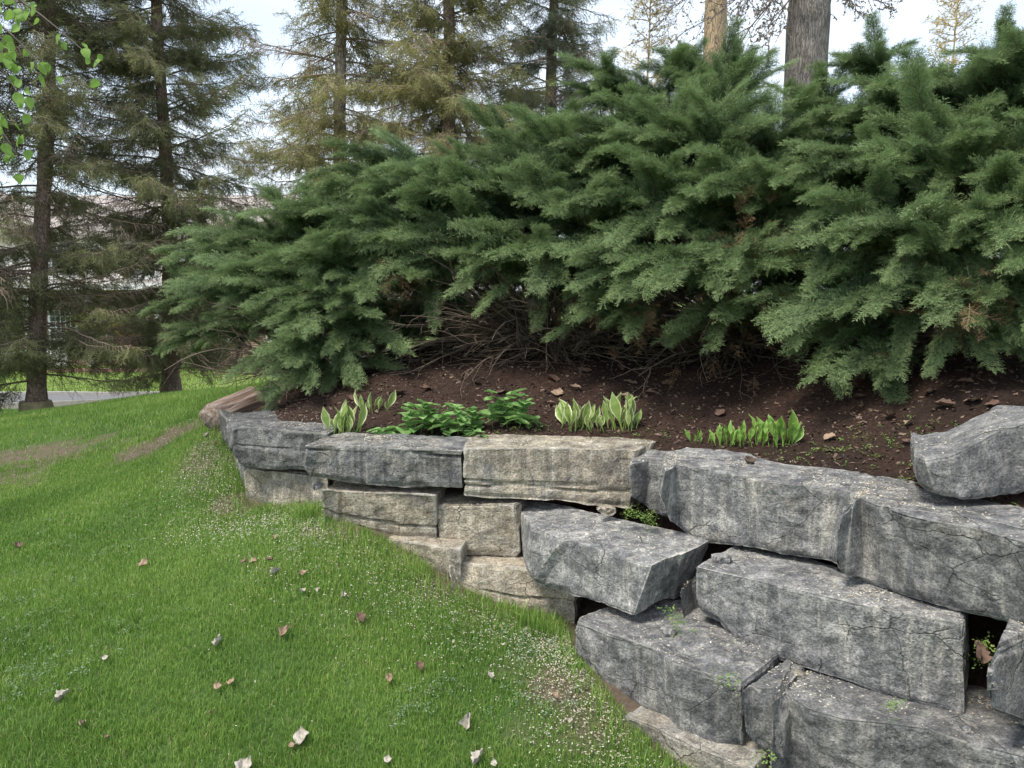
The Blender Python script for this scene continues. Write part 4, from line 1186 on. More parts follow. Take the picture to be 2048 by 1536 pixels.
def gable_roof(parent, x0, x1, y0, y1, z, rise, over=.4, name="roof"):
    ym = (y0 + y1) / 2; t = .14
    V = []
    for x in (x0 - over, x1 + over):
        V += [(x, y0 - over, z - over * rise / ((y1 - y0) / 2)), (x, ym, z + rise), (x, y1 + over, z - over * rise / ((y1 - y0) / 2))]
    V = np.array(V); V2 = V + np.array([0, 0, t])
    A = np.vstack([V, V2])
    Q = [(0,1,4,3),(1,2,5,4),(6,9,10,7),(7,10,11,8),(0,3,9,6),(2,8,11,5)]
    Q2 = [(0,6,7,1),(1,7,8,2),(3,4,10,9),(4,5,11,10)]
    add(name, mesh_from(name, A, np.array(Q + Q2), smooth=False), M_ROOF, parent)

def gable_ends(parent, x0, x1, y0, y1, z, rise, mat):
    ym = (y0 + y1) / 2
    for x in (x0, x1):
        V = np.array([(x - .1, y0, z), (x - .1, y1, z), (x - .1, ym, z + rise), (x + .1, y0, z), (x + .1, y1, z), (x + .1, ym, z + rise)])
        add("gable", mesh_from("gable", V, [np.array([(0,1,2),(3,5,4)]), np.array([(0,3,4,1),(1,4,5,2),(2,5,3,0)])], smooth=False), mat, parent)

# house across the road
HZ = -.82; HY = 29.0
h1 = empty("brick_house", (-16, HY + 4, HZ), "brick and pale siding house with white windows across the road behind the spruces", "house")
def L1(x0, x1, y0, y1, z0, z1): return (x0 + 16, y0 - HY - 4, z0), (x1 + 16, y1 - HY - 4, z1)
bx(*L1(-30, -6.2, HY, HY + 9, 0, 3.0), "wall", M_BRICK, h1)
bx(*L1(-30.04, -6.16, HY - .05, HY + 9.05, 3.0, 4.9), "upper_wall", M_SIDING, h1)
bx(*L1(-30.1, -6.1, HY - .12, HY - .0, 2.85, 3.1), "trim_band", M_WHITE, h1)
gable_roof(h1, -14, 9.9, -4.05, 5.05, 4.9, 1.9)
gable_ends(h1, -13.9, 9.8, -4.0, 5.0, 4.9, 1.85, M_SIDING)
for x in (-20.6, -19.1, -17.35, -24.5, -26.5, -11.2, -9.2):
    house_window(h1, x + 16, -4.0, 1.05, .95, 1.25, 5, 6)
for x in (-20.5, -17.4, -14.3, -11.2, -25.0):
    house_window(h1, x + 16, -4.05, 3.4, 1.0, 1.15, 4, 5)
for x in (-15.75, -13.2, -21.6, -18.05):
    bx(*L1(x, x + .22, HY - .5, HY - .28, 0, 2.85), "column", M_WHITE, h1)
bx(*L1(-22, -12.6, HY - .8, HY - .1, 2.86, 3.08), "porch_roof", M_WHITE, h1)
bx(*L1(-22, -16.6, HY - .42, HY - .36, .0, .75), "porch_rail", M_WHITE, h1)
dr = bx(*L1(-15.1, -14.1, HY - .06, HY + .02, .05, 2.15), "door", plain_mat("door_paint", (.3, .12, .09), .5), h1)
mb = MB(); mb.box((-15.1 + 16 + .85, -4.13, 1.0), (-15.1 + 16 + .92, -4.06, 1.1)); add("handle", mb.mesh("handle"), M_GLASS, dr)

# shrubs before the brick house
def small_shrub(px, py, Y, s, label, seed, mat):
    r = np.random.default_rng(seed); c = P(px, py, Y); c[2] = lawn_z([c[:2]])[0]
    root = empty("house_shrub", c, label, "shrub", "shrubs along the brick house")
    n = 260
    q = norm(r.normal(size=(n, 3))) * (r.random((n, 1)) ** .33) * np.array([.45, .45, .75]) * s * (1 + .3 * r.normal(size=(n, 1))) + np.array([0, 0, .8 * s])
    add("foliage", bake("foliage", JSPRAY, q, frames(q - np.array([0, 0, .4 * s])), r.uniform(.25, .4, n) * s, r.integers(0, 7, n)), mat, root, kind="stuff")
    wd = MB()
    for k in range(5): wd.tube(wander(r, [0, 0, 0], [r.normal(0, .3), r.normal(0, .3), 1], .9 * s, 5, .1), np.linspace(.03, .008, 5), 5)
    add("stem", wd.mesh("stem"), M_TWIG, root)
M_SHRUB = leaf_mat("yellow_green_shrub", [(0.3, (0.12, 0.15, 0.03)), (0.7, (0.25, 0.26, 0.06))], None, transl=.3)
small_shrub(190, 735, 27.5, 1.5, "tall yellow-green shrub against the brick house beside the white column", 61, M_SHRUB)
small_shrub(30, 735, 27.0, 1.0, "rounded yellow-green shrub under the brick house windows", 62, M_SHRUB)
small_shrub(420, 735, 27.0, 1.1, "yellow-green shrub at the brick house corner", 63, M_SHRUB)
c = P(215, 730, 27.0)
mb = MB(); mb.tube([(c[0] - 2.5, 26.6, HZ), (c[0], 26.5, HZ + .02), (c[0] + 2.2, 26.7, HZ)], [.3, .5, .3], 10)
V = np.vstack(mb.v); V[:, 2] = HZ + (V[:, 2] - HZ) * .25 + .02
add("mulch_strip", mesh_from("mulch_strip", V, [np.vstack(mb.q), np.vstack(mb.t)]), plain_mat("reddish_mulch", (.2, .11, .08), .95, (.12, .07, .05), 20, .6), label="reddish mulch strip under the shrubs by the brick house", cat="mulch bed", kind="structure")

# ------------------------------------------------------------------ plants in the bed
def hosta_mat(name, centre, margin, lo):
    m, n, l, b = new_mat(name)
    b.inputs["Roughness"].default_value = .42
    t = n.new("ShaderNodeTexCoord").outputs["Object"]
    nz = noise_node(n, l, t, 30, 3)
    mf = math_node(n, l, 'ADD', attr(n, "tip").outputs["Fac"], math_node(n, l, 'MULTIPLY', math_node(n, l, 'SUBTRACT', nz.outputs["Fac"], .5), .25))
    r = ramp(n, [(lo, (0, 0, 0)), (lo + .1, (1, 1, 1))]); l.new(mf, r.inputs["Fac"])
    w = n.new("ShaderNodeTexWave"); w.bands_direction = 'X'; w.inputs["Scale"].default_value = 60; w.inputs["Distortion"].default_value = .6; l.new(t, w.inputs["Vector"])
    cc = mixrgb(n, l, math_node(n, l, 'MULTIPLY', w.outputs["Fac"], .35), centre, tuple(x * .6 for x in centre))
    c = mixrgb(n, l, r.outputs["Color"], cc, margin)
    l.new(c, b.inputs["Base Color"])
    tr = n.new("ShaderNodeBsdfTranslucent"); l.new(c, tr.inputs["Color"])
    mx = n.new("ShaderNodeMixShader"); mx.inputs[0].default_value = .3
    l.new(b.outputs[0], mx.inputs[1]); l.new(tr.outputs[0], mx.inputs[2]); l.new(mx.outputs[0], n["Material Output"].inputs["Surface"])
    return m
M_HVAR = hosta_mat("variegated_hosta_leaf", (.26, .38, .1), (.75, .75, .46), .72)
M_HGRN = hosta_mat("green_hosta_leaf", (.2, .37, .07), (.42, .52, .13), .78)

def hosta_leaf(seed, fold=1.0, slim=1.0):
    """young leaf: a stalk that opens into a folded pointed blade, upright along +Z, 1 unit high"""
    r = np.random.default_rng(seed); n, seg = 14, 3
    V, A = [], []
    for i in range(n + 1):
        t = i / n
        s = sstep(.22, .62, np.array([t]))[0] * (1 - sstep(.68, 1.0, np.array([t]))[0] ** 1.15)
        w = (.022 + .15 * slim * s) if t < .98 else .002
        bend = .16 * t * t * r.uniform(.6, 1.2)
        for j in range(-seg, seg + 1):
            u = j / seg
            ang = u * (1.25 * fold) * (1 - .25 * t)
            V.append((w * math.sin(ang) / max(.6, math.sin(1.25 * fold)) , bend + w * (1 - math.cos(ang)) * -1.1, t)); A.append(abs(u) * sstep(.2, .4, np.array([t]))[0])
    k = 2 * seg + 1
    Q = [(i * k + j, i * k + j + 1, (i + 1) * k + j + 1, (i + 1) * k + j) for i in range(n) for j in range(2 * seg)]
    return mesh_from("leaf", V, np.array(Q), {"tip": A})
HLEAF = {M_HVAR: [hosta_leaf(s, f, w) for s, f, w in ((1, .95, .78), (2, 1.2, .62), (3, .8, .9), (4, 1.3, .6))],
         M_HGRN: [hosta_leaf(s, f, w) for s, f, w in ((5, 1.2, .6), (6, 1.0, .8), (7, 1.35, .5), (8, .7, 1.3))]}
for m_, ls in HLEAF.items():
    for x in ls: x.materials.append(m_)

def hosta(px, py, Y, hpx, nleaf, label, mat, seed, spread=.05, lean=0.0, big=None, cat_group="hostas sprouting behind the wall"):
    r = np.random.default_rng(seed)
    c = P(px, py, Y); c[2] = bed_z([c[:2]])[0] - .01
    h = hpx * Y / FPX
    root = empty("hosta_plant", c, label, "plant", cat_group)
    for k in range(nleaf):
        a = 2.4 * k + r.normal(0, .3); rr = spread * math.sqrt((k + .5) / nleaf)
        o = add("leaf", HLEAF[mat][k % 3 if big is None else k % 3], None, root, loc=(rr * math.cos(a) * 1.3, rr * math.sin(a) * .8, 0))
        s = h * r.uniform(.5, 1.08)
        o.scale = (s, s, s)
        out = rr / spread
        o.rotation_euler = (-.3 * out * math.sin(a) * 1.2 + r.normal(0, .12), .42 * out * math.cos(a) + lean + r.normal(0, .14), r.uniform(-1.2, 1.2) + (0 if r.random() < .6 else math.pi))
    if big:
        o = add("leaf", HLEAF[mat][3], None, root, loc=(big[0], big[1], 0)); o.scale = (big[2],) * 3; o.rotation_euler = (.1, .15, .5)
    return root
hosta(690, 866, 5.05, 72, 19, "variegated hosta clump of tight cream-edged leaves at the gap between two top blocks", M_HVAR, 1, .075)
hosta(748, 836, 5.35, 52, 9, "small variegated hosta shoots just behind the tight clump", M_HVAR, 2, .085)
hosta(1150, 868, 4.95, 72, 19, "variegated hosta clump with broad cream-edged leaves behind the cracked tan block", M_HVAR, 3, .075)
hosta(1194, 868, 4.92, 46, 8, "smallest variegated hosta shoots between two larger clumps", M_HVAR, 4, .05)
hosta(1246, 868, 4.95, 76, 18, "variegated hosta clump with tall pointed leaves beside the smallest shoots", M_HVAR, 5, .075)
hosta(1398, 893, 4.6, 34, 9, "short green hosta sprouts at the end of the big grey block", M_HGRN, 6, .05)
hosta(1448, 893, 4.5, 48, 11, "green hosta shoots next to the short sprouts", M_HGRN, 7, .06, .1)
hosta(1505, 896, 4.4, 62, 18, "thick clump of green hosta shoots above the walnut shell", M_HGRN, 8, .09, .1)
hosta(1562, 900, 4.3, 66, 11, "green hosta clump with one wide open leaf", M_HGRN, 9, .06, .05, big=(.03, -.02, .22))

M_PLANT = leaf_mat("soft_green_plant_leaf", [(0.3, (0.17, 0.34, 0.1)), (0.7, (0.34, 0.52, 0.2))], None, transl=.4, rnd=False, world_scale=16, rough=.65, patchy=1.8)
M_PSTEM = plain_mat("plant_stem", (.16, .24, .08), .7)
HEART = [broad_leaf("leaf", .078, .036, .25, .18, .5), broad_leaf("leaf", .06, .032, .35, .1, .5), broad_leaf("leaf", .048, .026, .2, .3, .4)]
for x in HEART: x.materials.append(M_PLANT)
def leafy_plant(px, py, Y, hpx, stems, label, seed, spread=.09, s0=1.0):
    r = np.random.default_rng(seed); c = P(px, py, Y); c[2] = bed_z([c[:2]])[0] - .01
    h = hpx * Y / FPX
    root = empty("leafy_plant", c, label, "plant", "broad-leaved plants behind the wall")
    sm = MB()
    for k in range(stems):
        a = r.uniform(0, 6.28); q = np.array([math.cos(a), math.sin(a) * .6, 0]) * spread * r.random() ** .5
        hh = h * r.uniform(.55, 1.0); tp = q + np.array([r.normal(0, .02), r.normal(0, .02) - .01, hh])
        sm.tube([q, (q + tp) / 2 + r.normal(0, .008, 3), tp], [.0035, .003, .002], 5)
        lv = max(2, int(hh / .042))
        for v in range(lv + 1):
            f = .25 + .75 * v / lv; base = q + (tp - q) * f
            for w_ in range(2 if v < lv else 4):
                az = v * 1.57 + w_ * (math.pi if v < lv else 1.57) + r.normal(0, .3)
                o = add("leaf", HEART[r.integers(0, 3)], None, root, loc=base)
                s = s0 * r.uniform(.75, 1.2) * (1.15 - .35 * f if v < lv else .75)
                o.scale = (s, s, s); o.rotation_euler = (r.uniform(-.15, .55), r.normal(0, .25), az)
    add("stem", sm.mesh("stem"), M_PSTEM, root)
leafy_plant(838, 868, 4.95, 74, 6, "tallest leafy plant behind the dark streaked blocks", 21, .11, 1.35)
leafy_plant(772, 872, 4.9, 34, 5, "low leafy plant beside the tight hosta clump", 22, .12, 1.2)
leafy_plant(905, 872, 4.9, 62, 5, "leafy plant next after the tallest one", 23, .09, 1.35)
leafy_plant(950, 868, 5.0, 54, 3, "slender leafy plant in the middle of the row", 24, .06, 1.2)
leafy_plant(1015, 872, 4.95, 76, 6, "tall leafy plant with open spreading leaves before the bare mulch", 25, .1, 1.35)
leafy_plant(950, 880, 4.82, 22, 4, "low creeping leafy plant against the back of the wall", 26, .12, .75)
leafy_plant(1062, 868, 4.95, 36, 4, "small dark leafy plant at the end of the row", 27, .07, .7)

# ------------------------------------------------------------------ weathered log
def wood_mat():
    m, n, l, b = new_mat("weathered_split_log")
    b.inputs["Roughness"].default_value = .88
    t = n.new("ShaderNodeTexCoord").outputs["Object"]
    a = noise_node(n, l, mapping(n, l, t, (.8, 11, 11)), 3.0, 7, .65, .5).outputs["Fac"]
    r = ramp(n, [(.25, (.09, .06, .045)), (.45, (.24, .16, .12)), (.62, (.4, .34, .3)), (.8, (.52, .48, .44))]); l.new(a, r.inputs["Fac"])
    l.new(r.outputs["Color"], b.inputs["Base Color"]); bump(n, l, b, a, .9, .02)
    return m
la, lb = P(428, 836, 6.1), P(506, 804, 6.55)
lax = lb - la; Ln = np.linalg.norm(lax); nl, sd_ = 30, 28
ax_ = norm(lax); us = norm(np.cross(ax_, [0, 0, 1.0])); ws = np.cross(us, ax_)
V = []
for i_ in range(nl + 1):
    t = i_ / nl; rr = .125 + .018 * t
    for j_ in range(sd_):
        a = 2 * math.pi * j_ / sd_
        q = rr * (1 + .10 * math.sin(3 * a + 1) + .05 * math.sin(7 * a + 3 * t))
        if -.4 < ((a - 2.3 + math.pi) % (2 * math.pi) - math.pi) < .5: q *= .82
        V.append((t * Ln, q * math.cos(a), q * math.sin(a)))
V = np.array(V)
V[:, 1:] *= (1 + .05 * fbm(V * np.array([4, 22, 22]), 3, 8))[:, None]
V = np.vstack([V, [(0.01, 0, 0)], [(Ln - .01, 0, 0)]])
i_ = np.arange(nl)[:, None] * sd_; j_ = np.arange(sd_)[None]; k_ = (j_ + 1) % sd_
Q = np.stack([i_ + j_, i_ + k_, i_ + sd_ + k_, i_ + sd_ + j_], -1).reshape(-1, 4)
mC = (nl + 1) * sd_
T = [(mC, (b + 1) % sd_, b) for b in range(sd_)] + [(mC + 1, nl * sd_ + b, nl * sd_ + (b + 1) % sd_) for b in range(sd_)]
lg = add("log", mesh_from("log", V, [Q, np.array(T)]), wood_mat(), label="short weathered split log lying at the end of the stone wall", cat="log", loc=la)
Rm = np.column_stack([ax_, -us, ws])
lg.rotation_euler = Matrix(Rm.tolist()).to_euler()

# garden stake lying in the grass behind the log
mb = MB(); a_, b_ = P(528, 818, 6.9), P(604, 792, 7.3)
mb.tube([a_ * 0, (b_ - a_) * .5 + [0, 0, .01], b_ - a_], .009, 8)
add("garden_stake", mb.mesh("garden_stake"), plain_mat("green_plastic_coat", (.06, .11, .07), .5), label="thin green garden stake lying between the log and the juniper", cat="stake", loc=a_)

# ------------------------------------------------------------------ walnut shell on the block
def top_point(nm, px, py, z):
    pts = [v for k, v in STONE_TOPS if k == nm][0]
    q = PZ(px, py, z); d = np.linalg.norm(pts[:, :2] - q[:2], axis=1)
    return np.array([q[0], q[1], pts[np.argmin(d), 2]])
wp = top_point("E", 1497, 927, .8)
mb = MB(); nv, nu = 8, 16; V = []
for i_ in range(nv + 1):
    ph = math.pi * .5 * i_ / nv + (0)
    for j_ in range(nu):
        a = 2 * math.pi * j_ / nu; rr = .021 * (1 + .06 * math.sin(5 * a + i_))
        V.append((rr * math.sin(ph) * math.cos(a), rr * math.sin(ph) * math.sin(a), .02 - rr * math.cos(ph) * .95))
for i_ in range(nv, -1, -1):
    ph = math.pi * .5 * i_ / nv
    for j_ in range(nu):
        a = 2 * math.pi * j_ / nu; rr = .016
        V.append((rr * math.sin(ph) * math.cos(a), rr * math.sin(ph) * math.sin(a), .02 - rr * math.cos(ph) * .9))
m_ = 2 * nv + 2
Q = [(i_ * nu + j_, i_ * nu + (j_ + 1) % nu, (i_ + 1) * nu + (j_ + 1) % nu, (i_ + 1) * nu + j_) for i_ in range(m_ - 1) for j_ in range(nu)]
ws_ = add("walnut_shell", mesh_from("walnut_shell", V, np.array(Q)), plain_mat("walnut_brown", (.12, .085, .06), .8, (.06, .042, .03), 60, .5, 120), label="empty half walnut shell on top of the big grey block", cat="nut shell", loc=wp + np.array([0, 0, .002]))
ws_.rotation_euler = (.35, .25, 0); ws_.scale = (1.35, 1.35, 1.35)

# ------------------------------------------------------------------ dried leaves
def dry_leaf(seed, L=.085, lobes=3):
    """curled dead leaf: lobed outline, folded along the midrib, cupped and twisted"""
    r = np.random.default_rng(seed); n, seg = 14, 5
    curl, twist, fold = r.uniform(5, 15), r.uniform(-12, 12), r.uniform(.3, 1.2)
    V, A = [], []
    for i in range(n + 1):
        t = i / n
        w = L * .42 * math.sin(math.pi * min(1, t ** .8 * .97 + .02)) * (1 + .16 * math.sin(t * math.pi * 2 * lobes + seed)) + .001
        for j in range(-seg, seg + 1):
            s = j / seg; x = w * s; y = L * (t - .5)
            z = fold * abs(x) + curl * y * y + twist * x * y + .006 * math.sin(9 * t + 5 * s + seed)
            V.append((x * (1 - .25 * fold), y, z)); A.append(abs(s))
    k = 2 * seg + 1
    Q = [(i * k + j, i * k + j + 1, (i + 1) * k + j + 1, (i + 1) * k + j) for i in range(n) for j in range(2 * seg)]
    return mesh_from("dried_leaf", V, np.array(Q), {"tip": A})
def dry_mat(name, c1, c2):
    m, n, l, b = new_mat(name); b.inputs["Roughness"].default_value = .75
    t = n.new("ShaderNodeTexCoord").outputs["Object"]
    r = ramp(n, [(.3, c1), (.7, c2)]); l.new(noise_node(n, l, t, 45, 5).outputs["Fac"], r.inputs["Fac"])
    v = n.new("ShaderNodeTexWave"); v.inputs["Scale"].default_value = 40; v.inputs["Distortion"].default_value = 2; l.new(t, v.inputs["Vector"])
    l.new(mixrgb(n, l, math_node(n, l, 'MULTIPLY', v.outputs["Fac"], .25), r.outputs["Color"], tuple(x * .5 for x in c1)), b.inputs["Base Color"])
    return m
M_LPALE = dry_mat("pale_dead_leaf", (.5, .46, .41), (.3, .26, .22))
M_LTAN = dry_mat("tan_dead_leaf", (.36, .26, .18), (.22, .15, .1))
M_LBROWN = dry_mat("brown_dead_leaf", (.17, .1, .07), (.09, .055, .04))
DRY = {}
for mm in (M_LPALE, M_LTAN, M_LBROWN):
    DRY[mm] = [dry_leaf(s, .085, 2 + s % 3) for s in range(5)]
    for x in DRY[mm]: x.materials.append(mm)
LAWN_LEAVES = [  # px, py, size px, colour, stands up (1) or lies (0)
 (605,1472,62,'p',.5),(487,1530,60,'p',.2),(960,1516,50,'p',.8),(938,1440,50,'p',1.0),(978,1358,26,'p',.6),(776,1526,30,'p',.6),(988,1534,24,'p',.6),
 (128,1394,46,'p',.5),(572,1264,40,'t',.6),(442,1284,34,'p',1.1),(436,1378,30,'t',.6),(464,1368,28,'t',.5),(553,1146,36,'p',.3),(602,1150,30,'t',.4),(548,1082,20,'t',.6),(507,1126,26,'t',.3),
 (541,1122,24,'b',.3),(605,1188,22,'p',.2),(637,1186,22,'p',.2),(684,1194,22,'p',.5),(288,1128,32,'t',.3),(36,1092,30,'b',.3),(720,1238,44,'b',.2),(838,1336,34,'b',.5),(780,1362,34,'t',.4),
 (212,1322,22,'p',.6),(583,1498,22,'t',.2),(166,1454,30,'t',.2),(215,1484,18,'t',.2),(415,874,24,'p',.4),(430,888,26,'t',.2),(424,1432,22,'t',.2),(1140,1450,22,'p',.3),(1110,1398,24,'t',.3),(490,1130,20,'t',.3)]
SPECIAL = {0: "arched pale spotted leaf standing over the grass like a bridge", 2: "torn white leaf standing on its edge in the grass", 3: "grey folded leaf standing upright in the grass with a ragged tip",
           7: "grey leaf rolled into a narrow tube on the lawn", 9: "tent-shaped grey leaf with a dark peak on the lawn", 8: "tan leaf with ragged points lying alone on the lawn", 22: "long dark brown leaf curled like a twig in the lawn", 1: "broad white leaf lying flat beside the arched spotted leaf",
           29: "pale leaf lying on bare soil below the log", 30: "tan leaf lying on bare soil below the log"}
LBL = {'p': "pale grey curled dead leaf lying in the lawn grass", 't': "tan crumpled dead leaf lying in the lawn grass", 'b': "dark brown dead leaf sunk in the lawn grass"}
CM = {'p': M_LPALE, 't': M_LTAN, 'b': M_LBROWN}
r = np.random.default_rng(5)
LEAF_XY = []
for k, (px, py, s, c_, up_) in enumerate(LAWN_LEAVES):
    q = on_lawn(px, py + s * .3)
    o = add("dried_leaf", DRY[CM[c_]][k % 5], label=SPECIAL.get(k, LBL[c_]), cat="dried leaf", group={'p': "pale dead leaves on the lawn", 't': "tan dead leaves on the lawn", 'b': "brown dead leaves on the lawn"}[c_], loc=q + np.array([0, 0, .032]))
    sc = s * q[1] / FPX / .085 * .72
    o.scale = (sc,) * 3; o.rotation_euler = (up_ + r.normal(0, .2), r.normal(0, .3), r.uniform(-1, 1))
    LEAF_XY.append(q[:2])
LEAF_XY = np.array(LEAF_XY)
o = add("dried_leaf", DRY[M_LBROWN][2], label="brown dead leaf stuck in the dark gap beside the lichen-spotted block", cat="dried leaf", loc=P(1952, 1305, 2.78)); o.rotation_euler = (1.0, .3, .4)
BED_LEAVES = [(1005,788,34),(1115,790,30),(1100,812,26),(850,782,30),(1250,800,34),(1105,760,30),(1170,745,28),(1260,770,28),(1300,790,26),(1890,818,46),(1945,808,42),(1985,815,36),(1780,840,34),
              (1820,850,28),(1500,790,30),(1440,830,26),(1660,880,30),(1810,890,26),(1240,740,26),(1150,780,24),(1335,770,28),(700,800,24),(955,770,24),(1585,830,22),(1720,800,28),(1860,790,30),(800,790,24),(1930,770,30)]
for k, (px, py, s) in enumerate(BED_LEAVES):
    d = ray(px, py); t_ = 4.0
    for _ in range(60):
        q = EYE + d * t_; gap = q[2] - bed_z([q[:2]])[0]; t_ += gap * .8
        if abs(gap) < .002: break
    q = EYE + d * t_
    if not (3 < q[1] < 8): continue
    br_ = k % 3 == 1
    o = add("dried_leaf", DRY[M_LBROWN if not br_ else M_LTAN][k % 5], label="dark brown dead leaf on the garden bed mulch" if not br_ else "tan brown dead leaf on the garden bed mulch", cat="dried leaf",
            group="brown dead leaves on the mulch" if not br_ else "tan dead leaves on the mulch", loc=(q[0], q[1], bed_z([q[:2]])[0] + .018))
    sc = s * q[1] / FPX / .085; o.scale = (sc, sc, sc * .45); o.rotation_euler = (r.uniform(0, .45), r.normal(0, .3), r.uniform(-3, 3))

# ------------------------------------------------------------------ litter: bark chips, petals, small weeds
def flake(seed):
    r = np.random.default_rng(seed)
    a = np.sort(r.uniform(0, 6.28, 5)); rr = r.uniform(.6, 1, 5)
    V = np.column_stack([rr * np.cos(a) * .5, rr * np.sin(a), r.normal(0, .15, 5)])
    return np.vstack([V, [[0, 0, .12]]]), np.array([(k, (k + 1) % 5, 5) for k in range(5)]), np.zeros(6)
FLAKE = [flake(s) for s in range(6)]
def bed_points(n, r, tmax=2.6):
    k = r.random(n) * (ns - 1); i0 = k.astype(int); f = (k - i0)[:, None]
    fr = front[i0] * (1 - f) + front[np.minimum(i0 + 1, ns - 1)] * f
    q = fr + depth_dir[i0] * (r.random((n, 1)) * tmax)
    q = q[(q[:, 0] < 3.2) & (q[:, 1] > 2.2)]
    return np.column_stack([q, bed_z(q)])
r = np.random.default_rng(8)
q = bed_points(15000, r)
add("bark_mulch", bake("bark_mulch", FLAKE, q + [0, 0, .006], frames(norm(r.normal(size=(len(q), 3)) * [1, 1, .35]), roll=r.normal(0, .5, len(q))), r.uniform(.006, .03, len(q)), r.integers(0, 6, len(q))),
    leaf_mat("bark_chip", [(0.2, (0.02, 0.014, 0.011)), (0.5, (0.07, 0.045, 0.034)), (0.8, (0.2, 0.14, 0.1))], None, transl=0.0), label="loose bark chips strewn over the garden bed", cat="mulch", kind="stuff")

# fallen petals: on the blocks, on the bed and in the grass along the wall
petal_pos, petal_s = [], []
for nm, pts in STONE_TOPS:
    if nm in ("U", "W") or nm.startswith("w"): continue
    area_n = {"C": 330, "D": 420, "E": 560, "F": 420, "G": 330, "H": 300, "I": 300, "K": 300, "B": 200, "S": 120, "T": 60}.get(nm, 70)
    w = np.clip(.25 + vnoise(pts * 6, 3), .03, 1); w /= w.sum()
    sel = r.choice(len(pts), area_n, p=w)
    petal_pos.append(pts[sel] + r.normal(0, .004, (area_n, 3)) * [1, 1, 0] + [0, 0, .003]); petal_s.append(r.uniform(.004, .0105, area_n))
q = bed_points(2600, r, 2.2); w = r.random(len(q)) < .25 + .5 * (vnoise(q * 2.5, 4) > 0); q = q[w]
petal_pos.append(q + [0, 0, .012]); petal_s.append(r.uniform(.003, .008, len(q)))
t_ = r.random(11000); base_l = resample(WALL_LINE[:11], 400)[(t_ * 399).astype(int)]
q = base_l - np.array([.35, .75]) * np.abs(r.normal(0, .36, (11000, 1))) + r.normal(0, .05, (11000, 2))
q = q[~behind_wall(q)]
petal_pos.append(np.column_stack([q, lawn_z(q) + r.uniform(.01, .045, len(q))])); petal_s.append(r.uniform(.004, .0095, len(q)))
q = np.column_stack([r.uniform(-7, .6, 2600), r.uniform(2.6, 9.5, 2600)]); q = q[~behind_wall(q)]
petal_pos.append(np.column_stack([q, lawn_z(q) + r.uniform(.02, .05, len(q))])); petal_s.append(r.uniform(.003, .0065, len(q)))
for (x, y, rx, ry, s) in PATCHES:
    n_ = int(55 * s); q = np.column_stack([x + r.normal(0, rx * .6, n_), y + r.normal(0, ry * .6, n_)]); q = q[~behind_wall(q)]
    petal_pos.append(np.column_stack([q, lawn_z(q) + .012])); petal_s.append(r.uniform(.004, .012, len(q)))
pp, ps = np.vstack(petal_pos), np.concatenate(petal_s)
add("fallen_petals", bake("fallen_petals", FLAKE, pp, frames(norm(r.normal(size=(len(pp), 3)) * [1, 1, .25]), roll=r.normal(0, .3, len(pp))), ps, r.integers(0, 6, len(pp))),
    leaf_mat("cream_petal", [(0.2, (0.45, 0.36, 0.24)), (0.5, (0.6, 0.55, 0.44)), (0.8, (0.72, 0.7, 0.62))], None, transl=.2), label="cream petals and bud scales scattered over stones, soil and grass", cat="petals", kind="stuff")

# small weeds in the joints and behind the blocks; clover in the lawn
def weed(seed, n=9):
    r = np.random.default_rng(seed); mb = MB()
    for _ in range(n):
        c = r.normal(0, .45, 3); c[2] = abs(c[2]) * .8 + .1
        d = norm(r.normal(size=3) * [1, 1, .4]); s = norm(np.cross(d, r.normal(size=3) * .3 + [0, 0, 1])); L = r.uniform(.25, .5)
        mb.put([c, c + d * L * .5 + s * L * .3, c + d * L, c + d * L * .5 - s * L * .3], None, [(0, 1, 2), (0, 2, 3)], [0, .5, 1, .5])
    return np.vstack(mb.v), np.vstack(mb.t), np.concatenate(mb.a)
WEED = [weed(s) for s in range(5)]
q = []
for (px, py, Y, n_, sp) in [(1850,965,3.55,40,.12),(1790,915,3.9,40,.2),(1700,900,4.1,30,.2),(1880,985,3.3,30,.1),(1960,1000,3.1,30,.12),(2020,1000,3.0,25,.1),(1050,870,4.9,40,.15),(900,878,4.8,30,.2),(700,868,5.0,20,.1),(1300,868,4.85,20,.2),(1640,905,4.1,20,.15)]:
    c = P(px, py, Y)[:2]; k = c + r.normal(0, 1, (n_, 2)) * sp * [1, .5]
    q.append(np.column_stack([k, bed_z(k)]))
for (px, py, Y, n_) in [(1348,1235,3.45,14),(1360,1262,3.3,10),(1260,1030,4.05,24),(1300,1045,3.98,24),(1968,1300,2.85,14),(1975,1330,2.8,10),(1785,1418,2.72,8),(1450,1370,2.85,10),(1290,1035,4.0,20),(1530,1525,2.8,8)]:
    q.append(P(px, py, Y) + r.normal(0, .02, (n_, 3)))
q = np.vstack(q)
M_WEED = leaf_mat("small_weed_leaf", [(0.2, (0.09, 0.18, 0.04)), (0.6, (0.17, 0.28, 0.07)), (0.9, (0.28, 0.36, 0.1))], None, transl=.3)
add("small_weeds", bake("small_weeds", WEED, q, frames(norm(r.normal(size=(len(q), 3)) * [1, 1, .1])), r.uniform(.018, .04, len(q)), r.integers(0, 5, len(q))), M_WEED, label="small green weeds creeping in the joints and behind the blocks", cat="weeds", kind="stuff")
q = []
for (px, py, n_, sp) in [(60,1365,70,.12),(30,1290,40,.14),(110,1210,50,.2),(70,1180,40,.2),(820,1420,26,.06),(870,1390,20,.05),(1090,1400,60,.12),(1040,1230,50,.15),(1120,1300,50,.12),(560,1110,40,.15),(660,1010,20,.1),(250,1260,24,.1),(1010,1290,40,.12),(180,1080,40,.2)]:
    c = on_lawn(px, py)[:2]; k = c + r.normal(0, 1, (n_, 2)) * sp; q.append(k)
